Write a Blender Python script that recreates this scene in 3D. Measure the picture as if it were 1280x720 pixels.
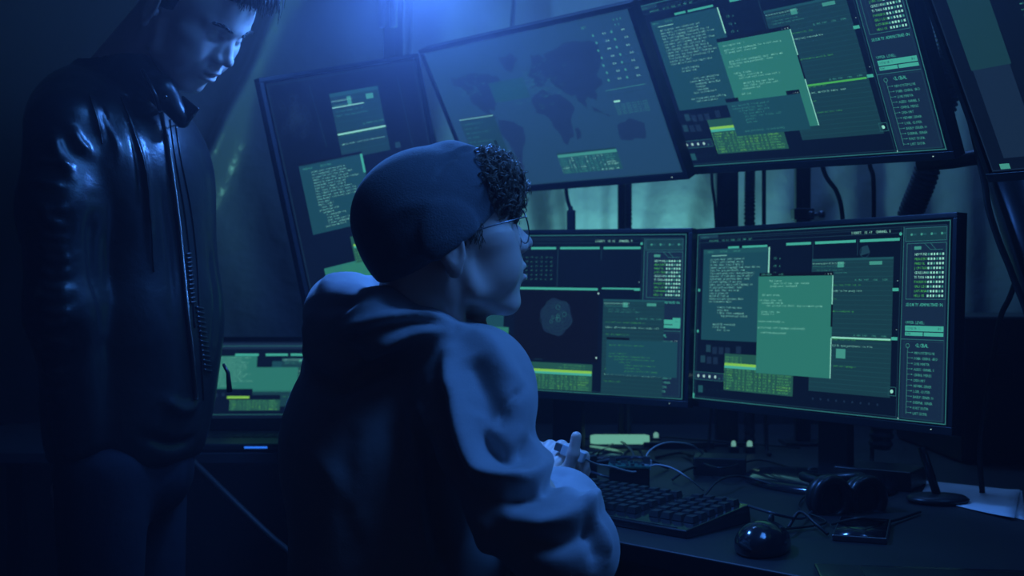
import bpy, math, random
import numpy as np
from mathutils import Vector, Matrix
from mathutils.bvhtree import BVHTree

for o in list(bpy.data.objects):
    bpy.data.objects.remove(o)
scene = bpy.context.scene
COL = scene.collection
PI = math.pi
random.seed(7)
rng = np.random.RandomState(7)

# ------------------------------------------------------------------ camera
F_PX = 1475.0
EYE = np.array([0.0, 0.0, 1.10])
cam_data = bpy.data.cameras.new('camera')
cam_data.sensor_width = 36.0
cam_data.lens = F_PX / 1280.0 * 36.0
cam_data.clip_start = 0.05
cam_data.clip_end = 50
cam_data.dof.use_dof = True
cam_data.dof.focus_distance = 1.62
cam_data.dof.aperture_fstop = 5.6
cam = bpy.data.objects.new('camera', cam_data)
COL.objects.link(cam)
cam.location = EYE
cam.rotation_euler = (PI / 2, 0, 0)
scene.camera = cam

# ------------------------------------------------------------------ view, world
scene.view_settings.view_transform = 'Standard'
scene.view_settings.look = 'None'
scene.view_settings.gamma = 1
scene.view_settings.use_curve_mapping = False
scene.view_settings.exposure = 0.0
scene.cycles.volume_bounces = 0
scene.cycles.max_bounces = 6
scene.cycles.diffuse_bounces = 3
scene.cycles.sample_clamp_indirect = 2.0
scene.cycles.sample_clamp_direct = 0
world = bpy.data.worlds.new('world')
scene.world = world
world.use_nodes = True
bg = world.node_tree.nodes['Background']
bg.inputs[0].default_value = (0.5, 0.5, 0.7, 1)
bg.inputs[1].default_value = 0.010


def aim(o, target):
    d = Vector(target) - o.location
    o.rotation_euler = d.to_track_quat('-Z', 'Y').to_euler()


def area_light(name, loc, target, size, power, color, size_y=None, spread=None):
    l = bpy.data.lights.new(name, 'AREA')
    l.energy = power
    l.color = color
    l.size = size
    if size_y:
        l.shape = 'RECTANGLE'
        l.size_y = size_y
    if spread:
        l.spread = spread
    o = bpy.data.objects.new(name, l)
    COL.objects.link(o)
    o.location = loc
    aim(o, target)
    return o


BLUE = (0.06, 0.24, 0.95)
# blue club lamp over the screens
LAMP = (-0.155, 1.96, 1.645)
key = bpy.data.lights.new('lamp_light', 'SPOT')
key.energy = 34
key.color = BLUE
key.spot_size = math.radians(175)
key.spot_blend = 0.6
key.shadow_soft_size = 0.06
key_o = bpy.data.objects.new('lamp_light', key)
COL.objects.link(key_o)
key_o.location = LAMP
aim(key_o, (-0.16, 1.87, 0.9))
fill = area_light('fill_light', (0.85, 1.15, 2.45), (-0.05, 1.50, 1.05), 0.7, 6.4, (0.055, 0.24, 0.95), spread=math.radians(75))  # added soft fill for the seated person, no fixture built for it
teal = area_light('light_bar_light', (0.36, 3.30, 0.92), (0.34, 3.46, 1.5), 0.30, 7, (0.28, 1.0, 0.88), 0.04)
back = area_light('sheet_wash_light', (0.5, 2.95, 2.75), (0.5, 3.5, 1.2), 1.1, 20, (0.09, 0.27, 0.95), 0.2)


def P(px, py, y):
    """point at distance y in front of the camera position along the room's depth axis"""
    return np.array([(px - 640.0) / F_PX * y, y, EYE[2] - (py - 360.0) / F_PX * y])


# ------------------------------------------------------------------ materials
MATS = {}


def lin(r, g, b):
    return tuple(((c / 255.0 + 0.055) / 1.055) ** 2.4 if c > 10 else c / 255.0 / 12.92 for c in (r, g, b))


def mat(name, color, rough=0.6, metal=0.0, coat=0.0, sheen=0.0, noise=None, bump=None, spec=0.5, trans=0.0, emit=None, estr=1.0,
        sss=0.0):
    m = bpy.data.materials.new(name)
    m.use_nodes = True
    nt = m.node_tree
    b = nt.nodes['Principled BSDF']
    b.inputs['Base Color'].default_value = (*color, 1)
    b.inputs['Roughness'].default_value = rough
    b.inputs['Metallic'].default_value = metal
    b.inputs['Coat Weight'].default_value = coat
    b.inputs['Coat Roughness'].default_value = 0.15
    b.inputs['Sheen Weight'].default_value = sheen
    b.inputs['Specular IOR Level'].default_value = spec
    b.inputs['Transmission Weight'].default_value = trans
    if sss:
        b.inputs['Subsurface Weight'].default_value = sss
        b.inputs['Subsurface Scale'].default_value = 0.006
    if emit:
        b.inputs['Emission Color'].default_value = (*emit, 1)
        b.inputs['Emission Strength'].default_value = estr
    tc = nt.nodes.new('ShaderNodeTexCoord')
    if noise:   # (scale, amount) colour wear
        n = nt.nodes.new('ShaderNodeTexNoise')
        n.inputs['Scale'].default_value = noise[0]
        n.inputs['Detail'].default_value = 5
        nt.links.new(tc.outputs['Object'], n.inputs['Vector'])
        mx = nt.nodes.new('ShaderNodeMix')
        mx.data_type = 'RGBA'
        mx.inputs['A'].default_value = (*[c * (1 - noise[1]) for c in color], 1)
        mx.inputs['B'].default_value = (*[min(1, c * (1 + noise[1])) for c in color], 1)
        nt.links.new(n.outputs['Fac'], mx.inputs['Factor'])
        nt.links.new(mx.outputs['Result'], b.inputs['Base Color'])
    if bump:    # list of (scale, strength, distance)
        prev = None
        for sc, st, dist in bump:
            n = nt.nodes.new('ShaderNodeTexNoise')
            n.inputs['Scale'].default_value = sc
            n.inputs['Detail'].default_value = 4
            nt.links.new(tc.outputs['Object'], n.inputs['Vector'])
            bp = nt.nodes.new('ShaderNodeBump')
            bp.inputs['Strength'].default_value = st
            bp.inputs['Distance'].default_value = dist
            nt.links.new(n.outputs['Fac'], bp.inputs['Height'])
            if prev:
                nt.links.new(prev.outputs['Normal'], bp.inputs['Normal'])
            prev = bp
        nt.links.new(prev.outputs['Normal'], b.inputs['Normal'])
    MATS[name] = m
    return m


def glow(name, rgb, strength=1.0, light=False):
    """a lit pixel colour of a screen"""
    m = bpy.data.materials.new(name)
    m.use_nodes = True
    nt = m.node_tree
    nt.nodes.clear()
    e = nt.nodes.new('ShaderNodeEmission')
    e.inputs[0].default_value = (*lin(*rgb), 1)
    e.inputs[1].default_value = strength
    out = nt.nodes.new('ShaderNodeOutputMaterial')
    nt.links.new(e.outputs[0], out.inputs[0])
    m.cycles.emission_sampling = 'AUTO' if light else 'NONE'
    MATS[name] = m
    return m


mat('black_plastic', (0.012, 0.012, 0.014), 0.38, bump=[(900, 0.08, 0.0004)])
mat('bezel_plastic', (0.016, 0.016, 0.02), 0.3, bump=[(700, 0.06, 0.0004)])
mat('gloss_plastic', (0.015, 0.015, 0.02), 0.12, coat=0.6)
mat('dark_metal', (0.03, 0.03, 0.035), 0.35, metal=0.6, noise=(30, 0.3))
mat('steel', (0.25, 0.25, 0.27), 0.28, metal=0.9, noise=(40, 0.2))
mat('rubber', (0.01, 0.01, 0.012), 0.55, bump=[(300, 0.1, 0.0005)])
mat('grey_cable', (0.35, 0.36, 0.38), 0.45)
mat('hose_plastic', (0.05, 0.055, 0.07), 0.35)
mat('desk_top', (0.014, 0.014, 0.018), 0.5, noise=(12, 0.35), bump=[(220, 0.06, 0.0006)])
mat('skin', (0.74, 0.57, 0.50), 0.42, sss=0.15, noise=(60, 0.06), bump=[(420, 0.10, 0.0008)])
mat('skin_lips', (0.45, 0.22, 0.2), 0.35)
mat('hair', (0.02, 0.015, 0.012), 0.38, spec=0.6)
mat('hair_brown', (0.20, 0.14, 0.10), 0.38, spec=0.6)
mat('hoodie_cloth', (0.36, 0.37, 0.40), 0.92, sheen=0.25, noise=(25, 0.07), bump=[(520, 0.22, 0.0012), (26, 0.25, 0.006)])
mat('hoodie_rib', (0.30, 0.31, 0.34), 0.95, sheen=0.2, bump=[(600, 0.4, 0.001)])
mat('beanie_knit', (0.10, 0.11, 0.13), 0.95, sheen=0.2, noise=(60, 0.15), bump=[(480, 0.5, 0.0015), (30, 0.2, 0.004)])
mat('leather', (0.012, 0.012, 0.014), 0.34, coat=0.15, noise=(35, 0.3), bump=[(22, 0.25, 0.008), (420, 0.25, 0.0008)])
mat('denim', (0.012, 0.014, 0.022), 0.9, spec=0.15, bump=[(500, 0.3, 0.001), (18, 0.3, 0.01)])
mat('shoe', (0.03, 0.03, 0.03), 0.5)
mat('paper', (0.72, 0.74, 0.76), 0.7, bump=[(40, 0.1, 0.002)])
mat('white_plastic', (0.62, 0.64, 0.68), 0.35)
mat('circuit', (0.03, 0.12, 0.09), 0.35, noise=(150, 0.6))
mat('wall_paint', (0.03, 0.032, 0.04), 0.85, noise=(5, 0.3), bump=[(40, 0.2, 0.004)])
mat('floor_concrete', (0.04, 0.04, 0.045), 0.6, noise=(6, 0.4), bump=[(60, 0.2, 0.002)])
mat('keycap', (0.03, 0.03, 0.035), 0.35, bump=[(900, 0.1, 0.0003)])
mat('eye_white', (0.7, 0.7, 0.7), 0.15)
mat('eye_dark', (0.03, 0.02, 0.015), 0.05)
mat('gold_metal', (0.35, 0.33, 0.3), 0.2, metal=1.0)


glow('strip_blue', (40, 110, 230), 1.2)
glow('lamp_teal', (105, 175, 155), 0.9, light=True)
glow('backlight_teal', (110, 170, 160), 0.8)
glow('lamp_blue', (90, 190, 255), 12.0)


# ------------------------------------------------------------------ object helpers
WORLD_OF = {}


def thing(name, label, cat, loc=(0, 0, 0), rot=None, group=None):
    o = bpy.data.objects.new(name, None)
    o.empty_display_size = 0.05
    COL.objects.link(o)
    M = Matrix.Translation(Vector([float(c) for c in loc]))
    if rot is not None:
        M = M @ (rot.to_4x4() if isinstance(rot, Matrix) else Matrix.Rotation(rot, 4, 'Z'))
    o.matrix_world = M
    WORLD_OF[o.name] = M
    o['label'] = label
    o['category'] = cat
    if group:
        o['group'] = group
    return o


def tag(o, label, cat, group=None):
    o['label'] = label
    o['category'] = cat
    if group:
        o['group'] = group
    return o


def obj(name, verts, faces, m, parent=None, smooth=True, origin=None, slots=None, label=None, bevel=None, subd=0, weld=False):
    """link ONE mesh object; verts are given in room coordinates"""
    V = np.asarray(verts, dtype=float)
    if parent is not None:
        M = WORLD_OF[parent.name]
    else:
        if origin is None:
            origin = (V[:, 0].mean(), V[:, 1].mean(), V[:, 2].min())
        M = Matrix.Translation(Vector([float(c) for c in origin]))
    Mi = np.array(M.inverted())
    V = V @ Mi[:3, :3].T + Mi[:3, 3]
    me = bpy.data.meshes.new(name)
    F = faces.tolist() if isinstance(faces, np.ndarray) else faces
    me.from_pydata(V.tolist(), [], F)
    mats = m if isinstance(m, (list, tuple)) else [m]
    for x in mats:
        me.materials.append(MATS[x])
    if slots is not None:
        me.polygons.foreach_set('material_index', np.asarray(slots, dtype=np.int32))
    if smooth:
        me.polygons.foreach_set('use_smooth', np.ones(len(me.polygons), dtype=bool))
    me.update()
    o = bpy.data.objects.new(name, me)
    COL.objects.link(o)
    if parent is not None:
        o.parent = parent
        WORLD_OF[o.name] = WORLD_OF[parent.name]
    else:
        o.matrix_world = M
        WORLD_OF[o.name] = M
    if bevel:
        b = o.modifiers.new('bevel', 'BEVEL')
        b.width = bevel
        b.segments = 3
        b.limit_method = 'ANGLE'
        b.angle_limit = 0.6
        if smooth:
            w = o.modifiers.new('wn', 'WEIGHTED_NORMAL')
    if subd:
        s = o.modifiers.new('sub', 'SUBSURF')
        s.levels = s.render_levels = subd
    if label:
        o['label'] = label
    return o


class MB:
    """collects shapes; build() links them as one mesh"""

    def __init__(self, M=None):
        self.v, self.f, self.s = [], [], []
        self.M = M          # optional 4x4 numpy: local -> room

    def add(self, V, F, slot=0):
        n = sum(len(a) for a in self.v)
        V = np.asarray(V, dtype=float)
        if self.M is not None:
            V = V @ self.M[:3, :3].T + self.M[:3, 3]
        self.v.append(V)
        self.f += [[i + n for i in q] for q in F]
        self.s += [slot] * len(F)
        return self

    def box(self, c, s, R=None, slot=0):
        c, s = np.array(c, float), np.array(s, float) / 2
        V = np.array([[x, y, z] for x in (-1, 1) for y in (-1, 1) for z in (-1, 1)]) * s
        if R is not None:
            V = V @ np.array(R).T
        F = [(0, 1, 3, 2), (4, 6, 7, 5), (0, 4, 5, 1), (2, 3, 7, 6), (0, 2, 6, 4), (1, 5, 7, 3)]
        return self.add(V + c, F, slot)

    def prism(self, poly, z0, z1, slot=0):
        n = len(poly)
        V = [[p[0], p[1], z0] for p in poly] + [[p[0], p[1], z1] for p in poly]
        F = [list(range(n))[::-1], list(range(n, 2 * n))]
        F += [[i, (i + 1) % n, (i + 1) % n + n, i + n] for i in range(n)]
        return self.add(V, F, slot)

    def tube(self, pts, r, sides=8, slot=0, caps=True, closed=False):
        pts = np.array(pts, float)
        n = len(pts)
        rr = np.full(n, r) if np.isscalar(r) else np.array(r, float)
        T = np.gradient(pts, axis=0) if not closed else np.roll(pts, -1, 0) - np.roll(pts, 1, 0)
        T /= np.linalg.norm(T, axis=1)[:, None] + 1e-12
        up = np.array([0, 0, 1.0]) if abs(T[0][2]) < 0.9 else np.array([1.0, 0, 0])
        N = np.cross(T[0], up)
        N /= np.linalg.norm(N)
        V = []
        for i in range(n):
            N = N - T[i] * (N @ T[i])
            N /= np.linalg.norm(N) + 1e-12
            B = np.cross(T[i], N)
            for k in range(sides):
                a = 2 * PI * k / sides
                V.append(pts[i] + rr[i] * (math.cos(a) * N + math.sin(a) * B))
        F = []
        for i in range(n if closed else n - 1):
            j = (i + 1) % n
            for k in range(sides):
                F.append([i * sides + k, i * sides + (k + 1) % sides, j * sides + (k + 1) % sides, j * sides + k])
        if caps and not closed:
            F.append(list(range(sides))[::-1])
            F.append([(n - 1) * sides + k for k in range(sides)])
        return self.add(V, F, slot)

    def lathe(self, c, prof, sides=24, axis=None, slot=0, sx=1, sy=1):
        """prof: list of (radius, height) revolved about z (or a given 3x3 frame)"""
        V, F = [], []
        for r, h in prof:
            for k in range(sides):
                a = 2 * PI * k / sides
                V.append([r * math.cos(a) * sx, r * math.sin(a) * sy, h])
        V = np.array(V)
        if axis is not None:
            V = V @ np.array(axis).T
        V = V + np.array(c, float)
        for i in range(len(prof) - 1):
            for k in range(sides):
                F.append([i * sides + k, i * sides + (k + 1) % sides, (i + 1) * sides + (k + 1) % sides, (i + 1) * sides + k])
        F.append(list(range(sides))[::-1])
        F.append([(len(prof) - 1) * sides + k for k in range(sides)])
        return self.add(V, F, slot)

    def build(self, name, m, parent=None, **kw):
        V = np.concatenate(self.v)
        return obj(name, V, self.f, m, parent, slots=self.s if isinstance(m, (list, tuple)) else None, **kw)


def spline(pts, n=40):
    """Catmull-Rom through points"""
    p = np.array(pts, float)
    p = np.vstack([2 * p[0] - p[1], p, 2 * p[-1] - p[-2]])
    out = []
    seg = len(p) - 3
    for i in range(seg):
        m = max(2, int(round(n / seg)))
        t = np.linspace(0, 1, m, endpoint=(i == seg - 1))[:, None]
        a, b, c, d = p[i], p[i + 1], p[i + 2], p[i + 3]
        out.append(0.5 * ((2 * b) + (-a + c) * t + (2 * a - 5 * b + 4 * c - d) * t ** 2 + (-a + 3 * b - 3 * c + d) * t ** 3))
    return np.vstack(out)


def rotz(a):
    return np.array([[math.cos(a), -math.sin(a), 0], [math.sin(a), math.cos(a), 0], [0, 0, 1]])


def roty(a):
    return np.array([[math.cos(a), 0, math.sin(a)], [0, 1, 0], [-math.sin(a), 0, math.cos(a)]])


def rodr(r):
    r = np.array(r, float)
    t = np.linalg.norm(r)
    k = r / t
    K = np.array([[0, -k[2], k[1]], [k[2], 0, -k[0]], [-k[1], k[0], 0]])
    return np.eye(3) + math.sin(t) * K + (1 - math.cos(t)) * K @ K


def mat4(R, t):
    M = np.eye(4)
    M[:3, :3] = R
    M[:3, 3] = t
    return M


# ------------------------------------------------------------------ signed-distance sculpting
def s_ell(Q, c, r, R=None):
    d = Q - np.array(c, np.float32)
    if R is not None:
        d = d @ np.array(R, np.float32)
    r = np.array(r, np.float32)
    k0 = np.sqrt(((d / r) ** 2).sum(-1))
    k1 = np.sqrt(((d / (r * r)) ** 2).sum(-1)) + 1e-9
    return k0 * (k0 - 1) / k1


def s_cap(Q, a, b, ra, rb=None):
    rb = ra if rb is None else rb
    a = np.array(a, np.float32)
    b = np.array(b, np.float32)
    ab = b - a
    t = np.clip(((Q - a) @ ab) / (ab @ ab), 0, 1)
    d = Q - a - t[..., None] * ab
    return np.sqrt((d * d).sum(-1)) - (ra + (rb - ra) * t)


def s_path(Q, pts, rad, k=0.01):
    d = None
    for i in range(len(pts) - 1):
        e = s_cap(Q, pts[i], pts[i + 1], rad[i], rad[i + 1])
        d = e if d is None else smin(d, e, k)
    return d


def smin(a, b, k):
    h = np.clip(0.5 + 0.5 * (b - a) / k, 0, 1)
    return b + (a - b) * h - k * h * (1 - h)


def smax(a, b, k):
    return -smin(-a, -b, k)


def surface(fn, lo, hi, h):
    """surface nets of fn(points)<0 on a grid of spacing h"""
    lo, hi = np.array(lo, float), np.array(hi, float)
    n = np.ceil((hi - lo) / h).astype(int) + 1
    ax = [np.float32(lo[i]) + np.float32(h) * np.arange(n[i], dtype=np.float32) for i in range(3)]
    D = np.empty(n, np.float32)
    st = max(1, int(600000 // (n[1] * n[2])))
    for i in range(0, n[0], st):
        G = np.stack(np.meshgrid(ax[0][i:i + st], ax[1], ax[2], indexing='ij'), -1)
        D[i:i + st] = fn(G)
    S = D < 0
    c = [(i, j, k) for i in (0, 1) for j in (0, 1) for k in (0, 1)]
    sl = lambda a, i, j, k: a[i:n[0] - 1 + i, j:n[1] - 1 + j, k:n[2] - 1 + k]
    cnt = sum(sl(S, *x).astype(np.int8) for x in c)
    act = (cnt > 0) & (cnt < 8)
    idx = -np.ones(act.shape, np.int64)
    I = np.argwhere(act)
    idx[tuple(I.T)] = np.arange(len(I))
    acc = np.zeros((len(I), 3))
    num = np.zeros(len(I))
    for a in c:
        for axis in range(3):
            if a[axis]:
                continue
            b = list(a)
            b[axis] = 1
            va = D[I[:, 0] + a[0], I[:, 1] + a[1], I[:, 2] + a[2]]
            vb = D[I[:, 0] + b[0], I[:, 1] + b[1], I[:, 2] + b[2]]
            m = (va < 0) != (vb < 0)
            t = np.where(m, va / np.where(m, va - vb, 1), 0)
            p = np.tile(np.array(a, float), (len(I), 1))
            p[:, axis] += t
            acc[m] += p[m]
            num[m] += 1
    V = lo + h * (I + acc / num[:, None])
    faces = []
    for axis in range(3):
        o1, o2 = [(1, 2), (2, 0), (0, 1)][axis]
        A = S[tuple(slice(None, -1) if x == axis else slice(1, -1) for x in range(3))]
        B = S[tuple(slice(1, None) if x == axis else slice(1, -1) for x in range(3))]
        E = np.argwhere(A != B)
        base = E.copy()
        base[:, o1] += 1
        base[:, o2] += 1
        ins = A[tuple(E.T)]

        def cell(d1, d2):
            q = base.copy()
            q[:, o1] -= d1
            q[:, o2] -= d2
            return idx[tuple(q.T)]
        quad = np.stack([cell(0, 0), cell(1, 0), cell(1, 1), cell(0, 1)], 1)
        quad[~ins] = quad[~ins][:, ::-1]
        faces.append(quad)
    Fq = np.concatenate(faces)
    return V, Fq


def vnormals(V, Fq):
    n = np.cross(V[Fq[:, 2]] - V[Fq[:, 0]], V[Fq[:, 3]] - V[Fq[:, 1]])
    N = np.zeros_like(V)
    for k in range(4):
        np.add.at(N, Fq[:, k], n)
    return N / (np.linalg.norm(N, axis=1)[:, None] + 1e-12)


def relax(V, Fq, it=2, w=0.5):
    for _ in range(it):
        A = np.zeros_like(V)
        c = np.zeros(len(V))
        for k in range(4):
            np.add.at(A, Fq[:, k], V[Fq[:, (k + 1) % 4]] + V[Fq[:, (k + 3) % 4]])
            np.add.at(c, Fq[:, k], 2)
        V = V * (1 - w) + w * A / c[:, None]
    return V


def folds(V, N, lines, side=None):
    """raise (amp>0) or sink (amp<0) cloth folds along 3D paths: (points, amplitude, width)"""
    out = np.zeros(len(V))
    for pts, amp, wid in lines:
        S = spline(pts, 26)
        d = np.full(len(V), 1e9)
        tt = np.zeros(len(V))
        for i in range(len(S) - 1):
            ab = S[i + 1] - S[i]
            t = np.clip(((V - S[i]) @ ab) / (ab @ ab + 1e-12), 0, 1)
            e = V - S[i] - t[:, None] * ab
            dd = (e * e).sum(1)
            m = dd < d
            d[m] = dd[m]
            tt[m] = (i + t[m]) / (len(S) - 1)
        fade = np.clip(np.minimum(tt, 1 - tt) * 5, 0.25, 1)
        out += amp * np.exp(-d / (wid * wid)) * fade
    return V + N * out[:, None]


def bvh_of(V, Fq):
    return BVHTree.FromPolygons([tuple(v) for v in V], [tuple(f) for f in (Fq.tolist() if isinstance(Fq, np.ndarray) else Fq)])


def onto(bvh, pix, lift=0.0, default=1.9):
    """the point of a surface seen towards a pixel"""
    d = Vector(P(pix[0], pix[1], 1.0) - EYE).normalized()
    hit = bvh.ray_cast(Vector(EYE), d)
    if hit[0] is None:
        return P(pix[0], pix[1], default)
    return np.array(hit[0] + hit[1] * lift)

# ================================================================== THE ROOM
def struct(name, mb, m, **kw):
    o = mb.build(name, m, smooth=False, **kw)
    o['kind'] = 'structure'
    return o


struct('floor', MB().box((0, 1.3, -0.05), (5.4, 5.4, 0.1)), 'floor_concrete')
struct('wall_back', MB().box((0, 3.9, 1.5), (5.2, 0.1, 3.0)), 'wall_paint')
struct('wall_left', MB().box((-2.55, 1.3, 1.5), (0.1, 5.1, 3.0)), 'wall_paint')
struct('wall_right', MB().box((2.55, 1.3, 1.5), (0.1, 5.1, 3.0)), 'wall_paint')
struct('ceiling', MB().box((0, 1.3, 3.05), (5.4, 5.4, 0.1)), 'wall_paint')

# plastic drapes hung in front of the back wall
m = mat('drape_plastic', (0.20, 0.22, 0.25), 0.30, noise=(3, 0.15), bump=[(5, 0.6, 0.03), (24, 0.3, 0.006)], spec=0.7)
m.node_tree.nodes['Principled BSDF'].inputs['Transmission Weight'].default_value = 0.0


def drape(name, x0, x1, z0, z1, y0, fn, label):
    nx, nz = 260, 130
    X, Z = np.meshgrid(np.linspace(x0, x1, nx), np.linspace(z0, z1, nz), indexing='ij')
    Y = y0 + fn(X, Z)
    V = np.stack([X, Y, Z], -1).reshape(-1, 3)
    i = np.arange((nx - 1) * nz).reshape(nx - 1, nz)[:, :-1].reshape(-1)
    F = np.stack([i, i + nz, i + nz + 1, i + 1], 1)
    o = obj(name, V, F, 'drape_plastic', origin=((x0 + x1) / 2, y0, z1))
    s = o.modifiers.new('thick', 'SOLIDIFY')
    s.thickness = 0.0015
    return tag(o, label, 'drape', 'plastic drapes on the back wall')


def f_right(X, Z):
    # folds gathered low behind the screens fan upwards from there
    a = np.arctan2(X - 0.25, Z - 0.25)
    r = np.hypot(X - 0.25, Z - 0.25)
    f = (0.034 * np.sin(a * 17 + 1.5 * np.sin(a * 5)) + 0.014 * np.sin(a * 41 + 2) + 0.008 * np.sin(a * 83 + 3 * np.sin(a * 9))) * np.exp(-((X - 0.25) / 0.55) ** 2) + 0.010 * np.sin(X * 31 + 2 * np.sin(X * 5)) + 0.030 * np.sin(X * 7.0)
    return f * np.clip(r, 0.2, 1.2)


def f_left(X, Z):
    t = X + 0.28 * (Z - 1.3)
    f = 0.045 * np.sin(t * 7.5 + 0.6 * np.sin(Z * 3)) + 0.010 * np.sin(t * 15 + 2 * np.sin(Z * 2.2)) + 0.004 * np.sin(t * 31 + Z * 5)
    ridge = -0.13 * np.exp(-((X - (-0.76 + 0.42 * (Z - 1.65))) / 0.040) ** 2)
    return f + ridge * 0.7


drape('plastic_drape', -1.02, -0.30, 0.70, 2.75, 3.35, f_left, 'wrinkled plastic drape behind the tall tilted monitor, with a long slanting fold')
drape('plastic_drape', -0.30, 2.0, 0.60, 2.75, 3.50, f_right, 'blue-lit plastic drape behind the desk, folds fanning above a glowing lamp')

# blue haze filling the room
mv = bpy.data.materials.new('haze')
mv.use_nodes = True
nt = mv.node_tree
nt.nodes.clear()
vs = nt.nodes.new('ShaderNodeVolumeScatter')
vs.inputs['Color'].default_value = (0.95, 0.78, 1, 1)
tcv = nt.nodes.new('ShaderNodeTexCoord')
sep = nt.nodes.new('ShaderNodeSeparateXYZ')
nt.links.new(tcv.outputs['Object'], sep.inputs[0])
mr = nt.nodes.new('ShaderNodeMapRange')      # haze made denser higher up to strengthen the lamp's glow
mr.interpolation_type = 'SMOOTHSTEP'
mr.inputs['From Min'].default_value = 1.2
mr.inputs['From Max'].default_value = 1.9
mr.inputs['To Min'].default_value = 0.028
mr.inputs['To Max'].default_value = 0.36
nt.links.new(sep.outputs['Z'], mr.inputs['Value'])
nt.links.new(mr.outputs['Result'], vs.inputs['Density'])
vs.inputs['Anisotropy'].default_value = 0.25
out = nt.nodes.new('ShaderNodeOutputMaterial')
nt.links.new(vs.outputs[0], out.inputs['Volume'])
MATS['haze'] = mv
hz = MB().box((0, 1.6, 1.5), (4.9, 4.4, 2.9)).build('haze', 'haze', smooth=False, origin=(0, 0, 0))
tag(hz, 'thin blue haze hanging in the whole room', 'haze')
hz['kind'] = 'stuff'

# ================================================================== SCREEN GRAPHICS
glow('px_bg', (8, 20, 40), light=True)
glow('px_bgteal', (22, 42, 66))
glow('px_line', (46, 112, 112))
glow('px_dim', (28, 62, 78))
glow('px_bar', (66, 168, 150))
glow('px_code', (26, 72, 84))
glow('px_green', (44, 118, 106), light=True)
glow('px_mid', (24, 60, 70))
glow('px_row', (30, 80, 88))
glow('px_text', (145, 220, 200))
glow('px_textdim', (64, 145, 132))
glow('px_white', (160, 205, 200))
glow('px_lime', (130, 195, 75))
glow('px_tab', (34, 84, 74))
glow('px_tabtext', (80, 165, 100))
glow('px_tabhot', (110, 200, 90))
glow('px_greentxt', (70, 170, 80))
glow('px_map', (32, 68, 98), light=True)
glow('px_land', (26, 50, 84))
glow('px_shade', (10, 16, 32))
PX = ['px_bg', 'px_bgteal', 'px_line', 'px_dim', 'px_bar', 'px_code', 'px_green', 'px_mid', 'px_row', 'px_text', 'px_textdim',
      'px_white', 'px_lime', 'px_tab', 'px_tabtext', 'px_tabhot', 'px_greentxt', 'px_map', 'px_land', 'px_shade']
SL = {n[3:]: i for i, n in enumerate(PX)}

GLYPH = {}


def glyph(ch):
    if ch not in GLYPH:
        cu = bpy.data.curves.new('g', 'FONT')
        cu.body = ch
        cu.resolution_u = 1
        o = bpy.data.objects.new('g', cu)
        me = bpy.data.meshes.new_from_object(o)
        V = np.array([v.co[:2] for v in me.vertices]).reshape(-1, 2)
        GLYPH[ch] = (V, [list(p.vertices) for p in me.polygons])
        bpy.data.objects.remove(o)
        bpy.data.meshes.remove(me)
        bpy.data.curves.remove(cu)
    return GLYPH[ch]


class UI:
    """flat graphics of one display; u right 0..1, v down 0..1"""

    def __init__(self, W, H, bgcol='bg'):
        self.W, self.H = W, H
        self.v, self.f, self.s, self.n = [], [], [], 0
        self.quad(0, 0, 1, 1, bgcol, 0)

    def _add(self, uvs, F, layer, col):
        V = np.zeros((len(uvs), 3))
        V[:, 0] = (uvs[:, 0] - 0.5) * self.W
        V[:, 2] = (0.5 - uvs[:, 1]) * self.H
        V[:, 1] = -layer * 0.00012
        self.v.append(V)
        self.f += [[i + self.n for i in q] for q in F]
        self.s += [SL[col]] * len(F)
        self.n += len(V)

    def quad(self, u0, v0, u1, v1, col, layer=1):
        self._add(np.array([(u0, v1), (u1, v1), (u1, v0), (u0, v0)]), [[0, 1, 2, 3]], layer, col)

    def poly(self, pts, col, layer=1):
        self._add(np.array(pts, float), [list(range(len(pts)))], layer, col)

    def line(self, pts, col, w=0.0008, layer=3, closed=False):
        pts = [np.array(p, float) * (self.W, self.H) for p in pts]
        if closed:
            pts.append(pts[0])
        for a, b in zip(pts[:-1], pts[1:]):
            d = b - a
            L = np.linalg.norm(d)
            if L < 1e-6:
                continue
            d /= L
            n = np.array([-d[1], d[0]]) * w / 2
            a2, b2 = a - d * w / 2, b + d * w / 2
            q = np.array([a2 + n, b2 + n, b2 - n, a2 - n]) / (self.W, self.H)
            self._add(q, [[0, 1, 2, 3]], layer, col)

    def frame(self, u0, v0, u1, v1, col, w=0.0008, layer=3):
        self.line([(u0, v0), (u1, v0), (u1, v1), (u0, v1)], col, w, layer, True)

    def text(self, u, v, s, h, col, layer=4, adv=0.6):
        """h: letter height in metres; v: baseline"""
        for k, ch in enumerate(s):
            if ch == ' ':
                continue
            V, F = glyph(ch)
            if len(V) == 0:
                continue
            q = V * h / 0.72
            q = np.stack([u + (q[:, 0] + k * h * adv / 0.72 * 1.0) / self.W, v - q[:, 1] / self.H], 1)
            self._add(q, F, layer, col)

    def disc(self, u, v, r, col, layer=3, n=12):
        self.poly([(u + r * math.cos(-2 * PI * k / n) / self.W, v + r * math.sin(-2 * PI * k / n) / self.H) for k in range(n)], col, layer)

    def ring(self, u, v, r, col, w=0.0007, layer=3, n=20):
        self.line([(u + r * math.cos(2 * PI * k / n) / self.W, v + r * math.sin(2 * PI * k / n) / self.H) for k in range(n)], col, w, layer, True)

    def build(self, M, parent, name='screen'):
        V = np.concatenate(self.v)
        V = V @ M[:3, :3].T + M[:3, 3]
        return obj(name, V, self.f, PX, parent, smooth=False, slots=self.s)


WORDS = ('import scan from net; use proxy.core; def open_port(host): if key in table: return node; for row in data: send(pack) '
         'while run: wait(0.5) try: link = sock.bind() print(line) class Shell: self.root = path self.log(msg) else: pass').split(' ')


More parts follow.
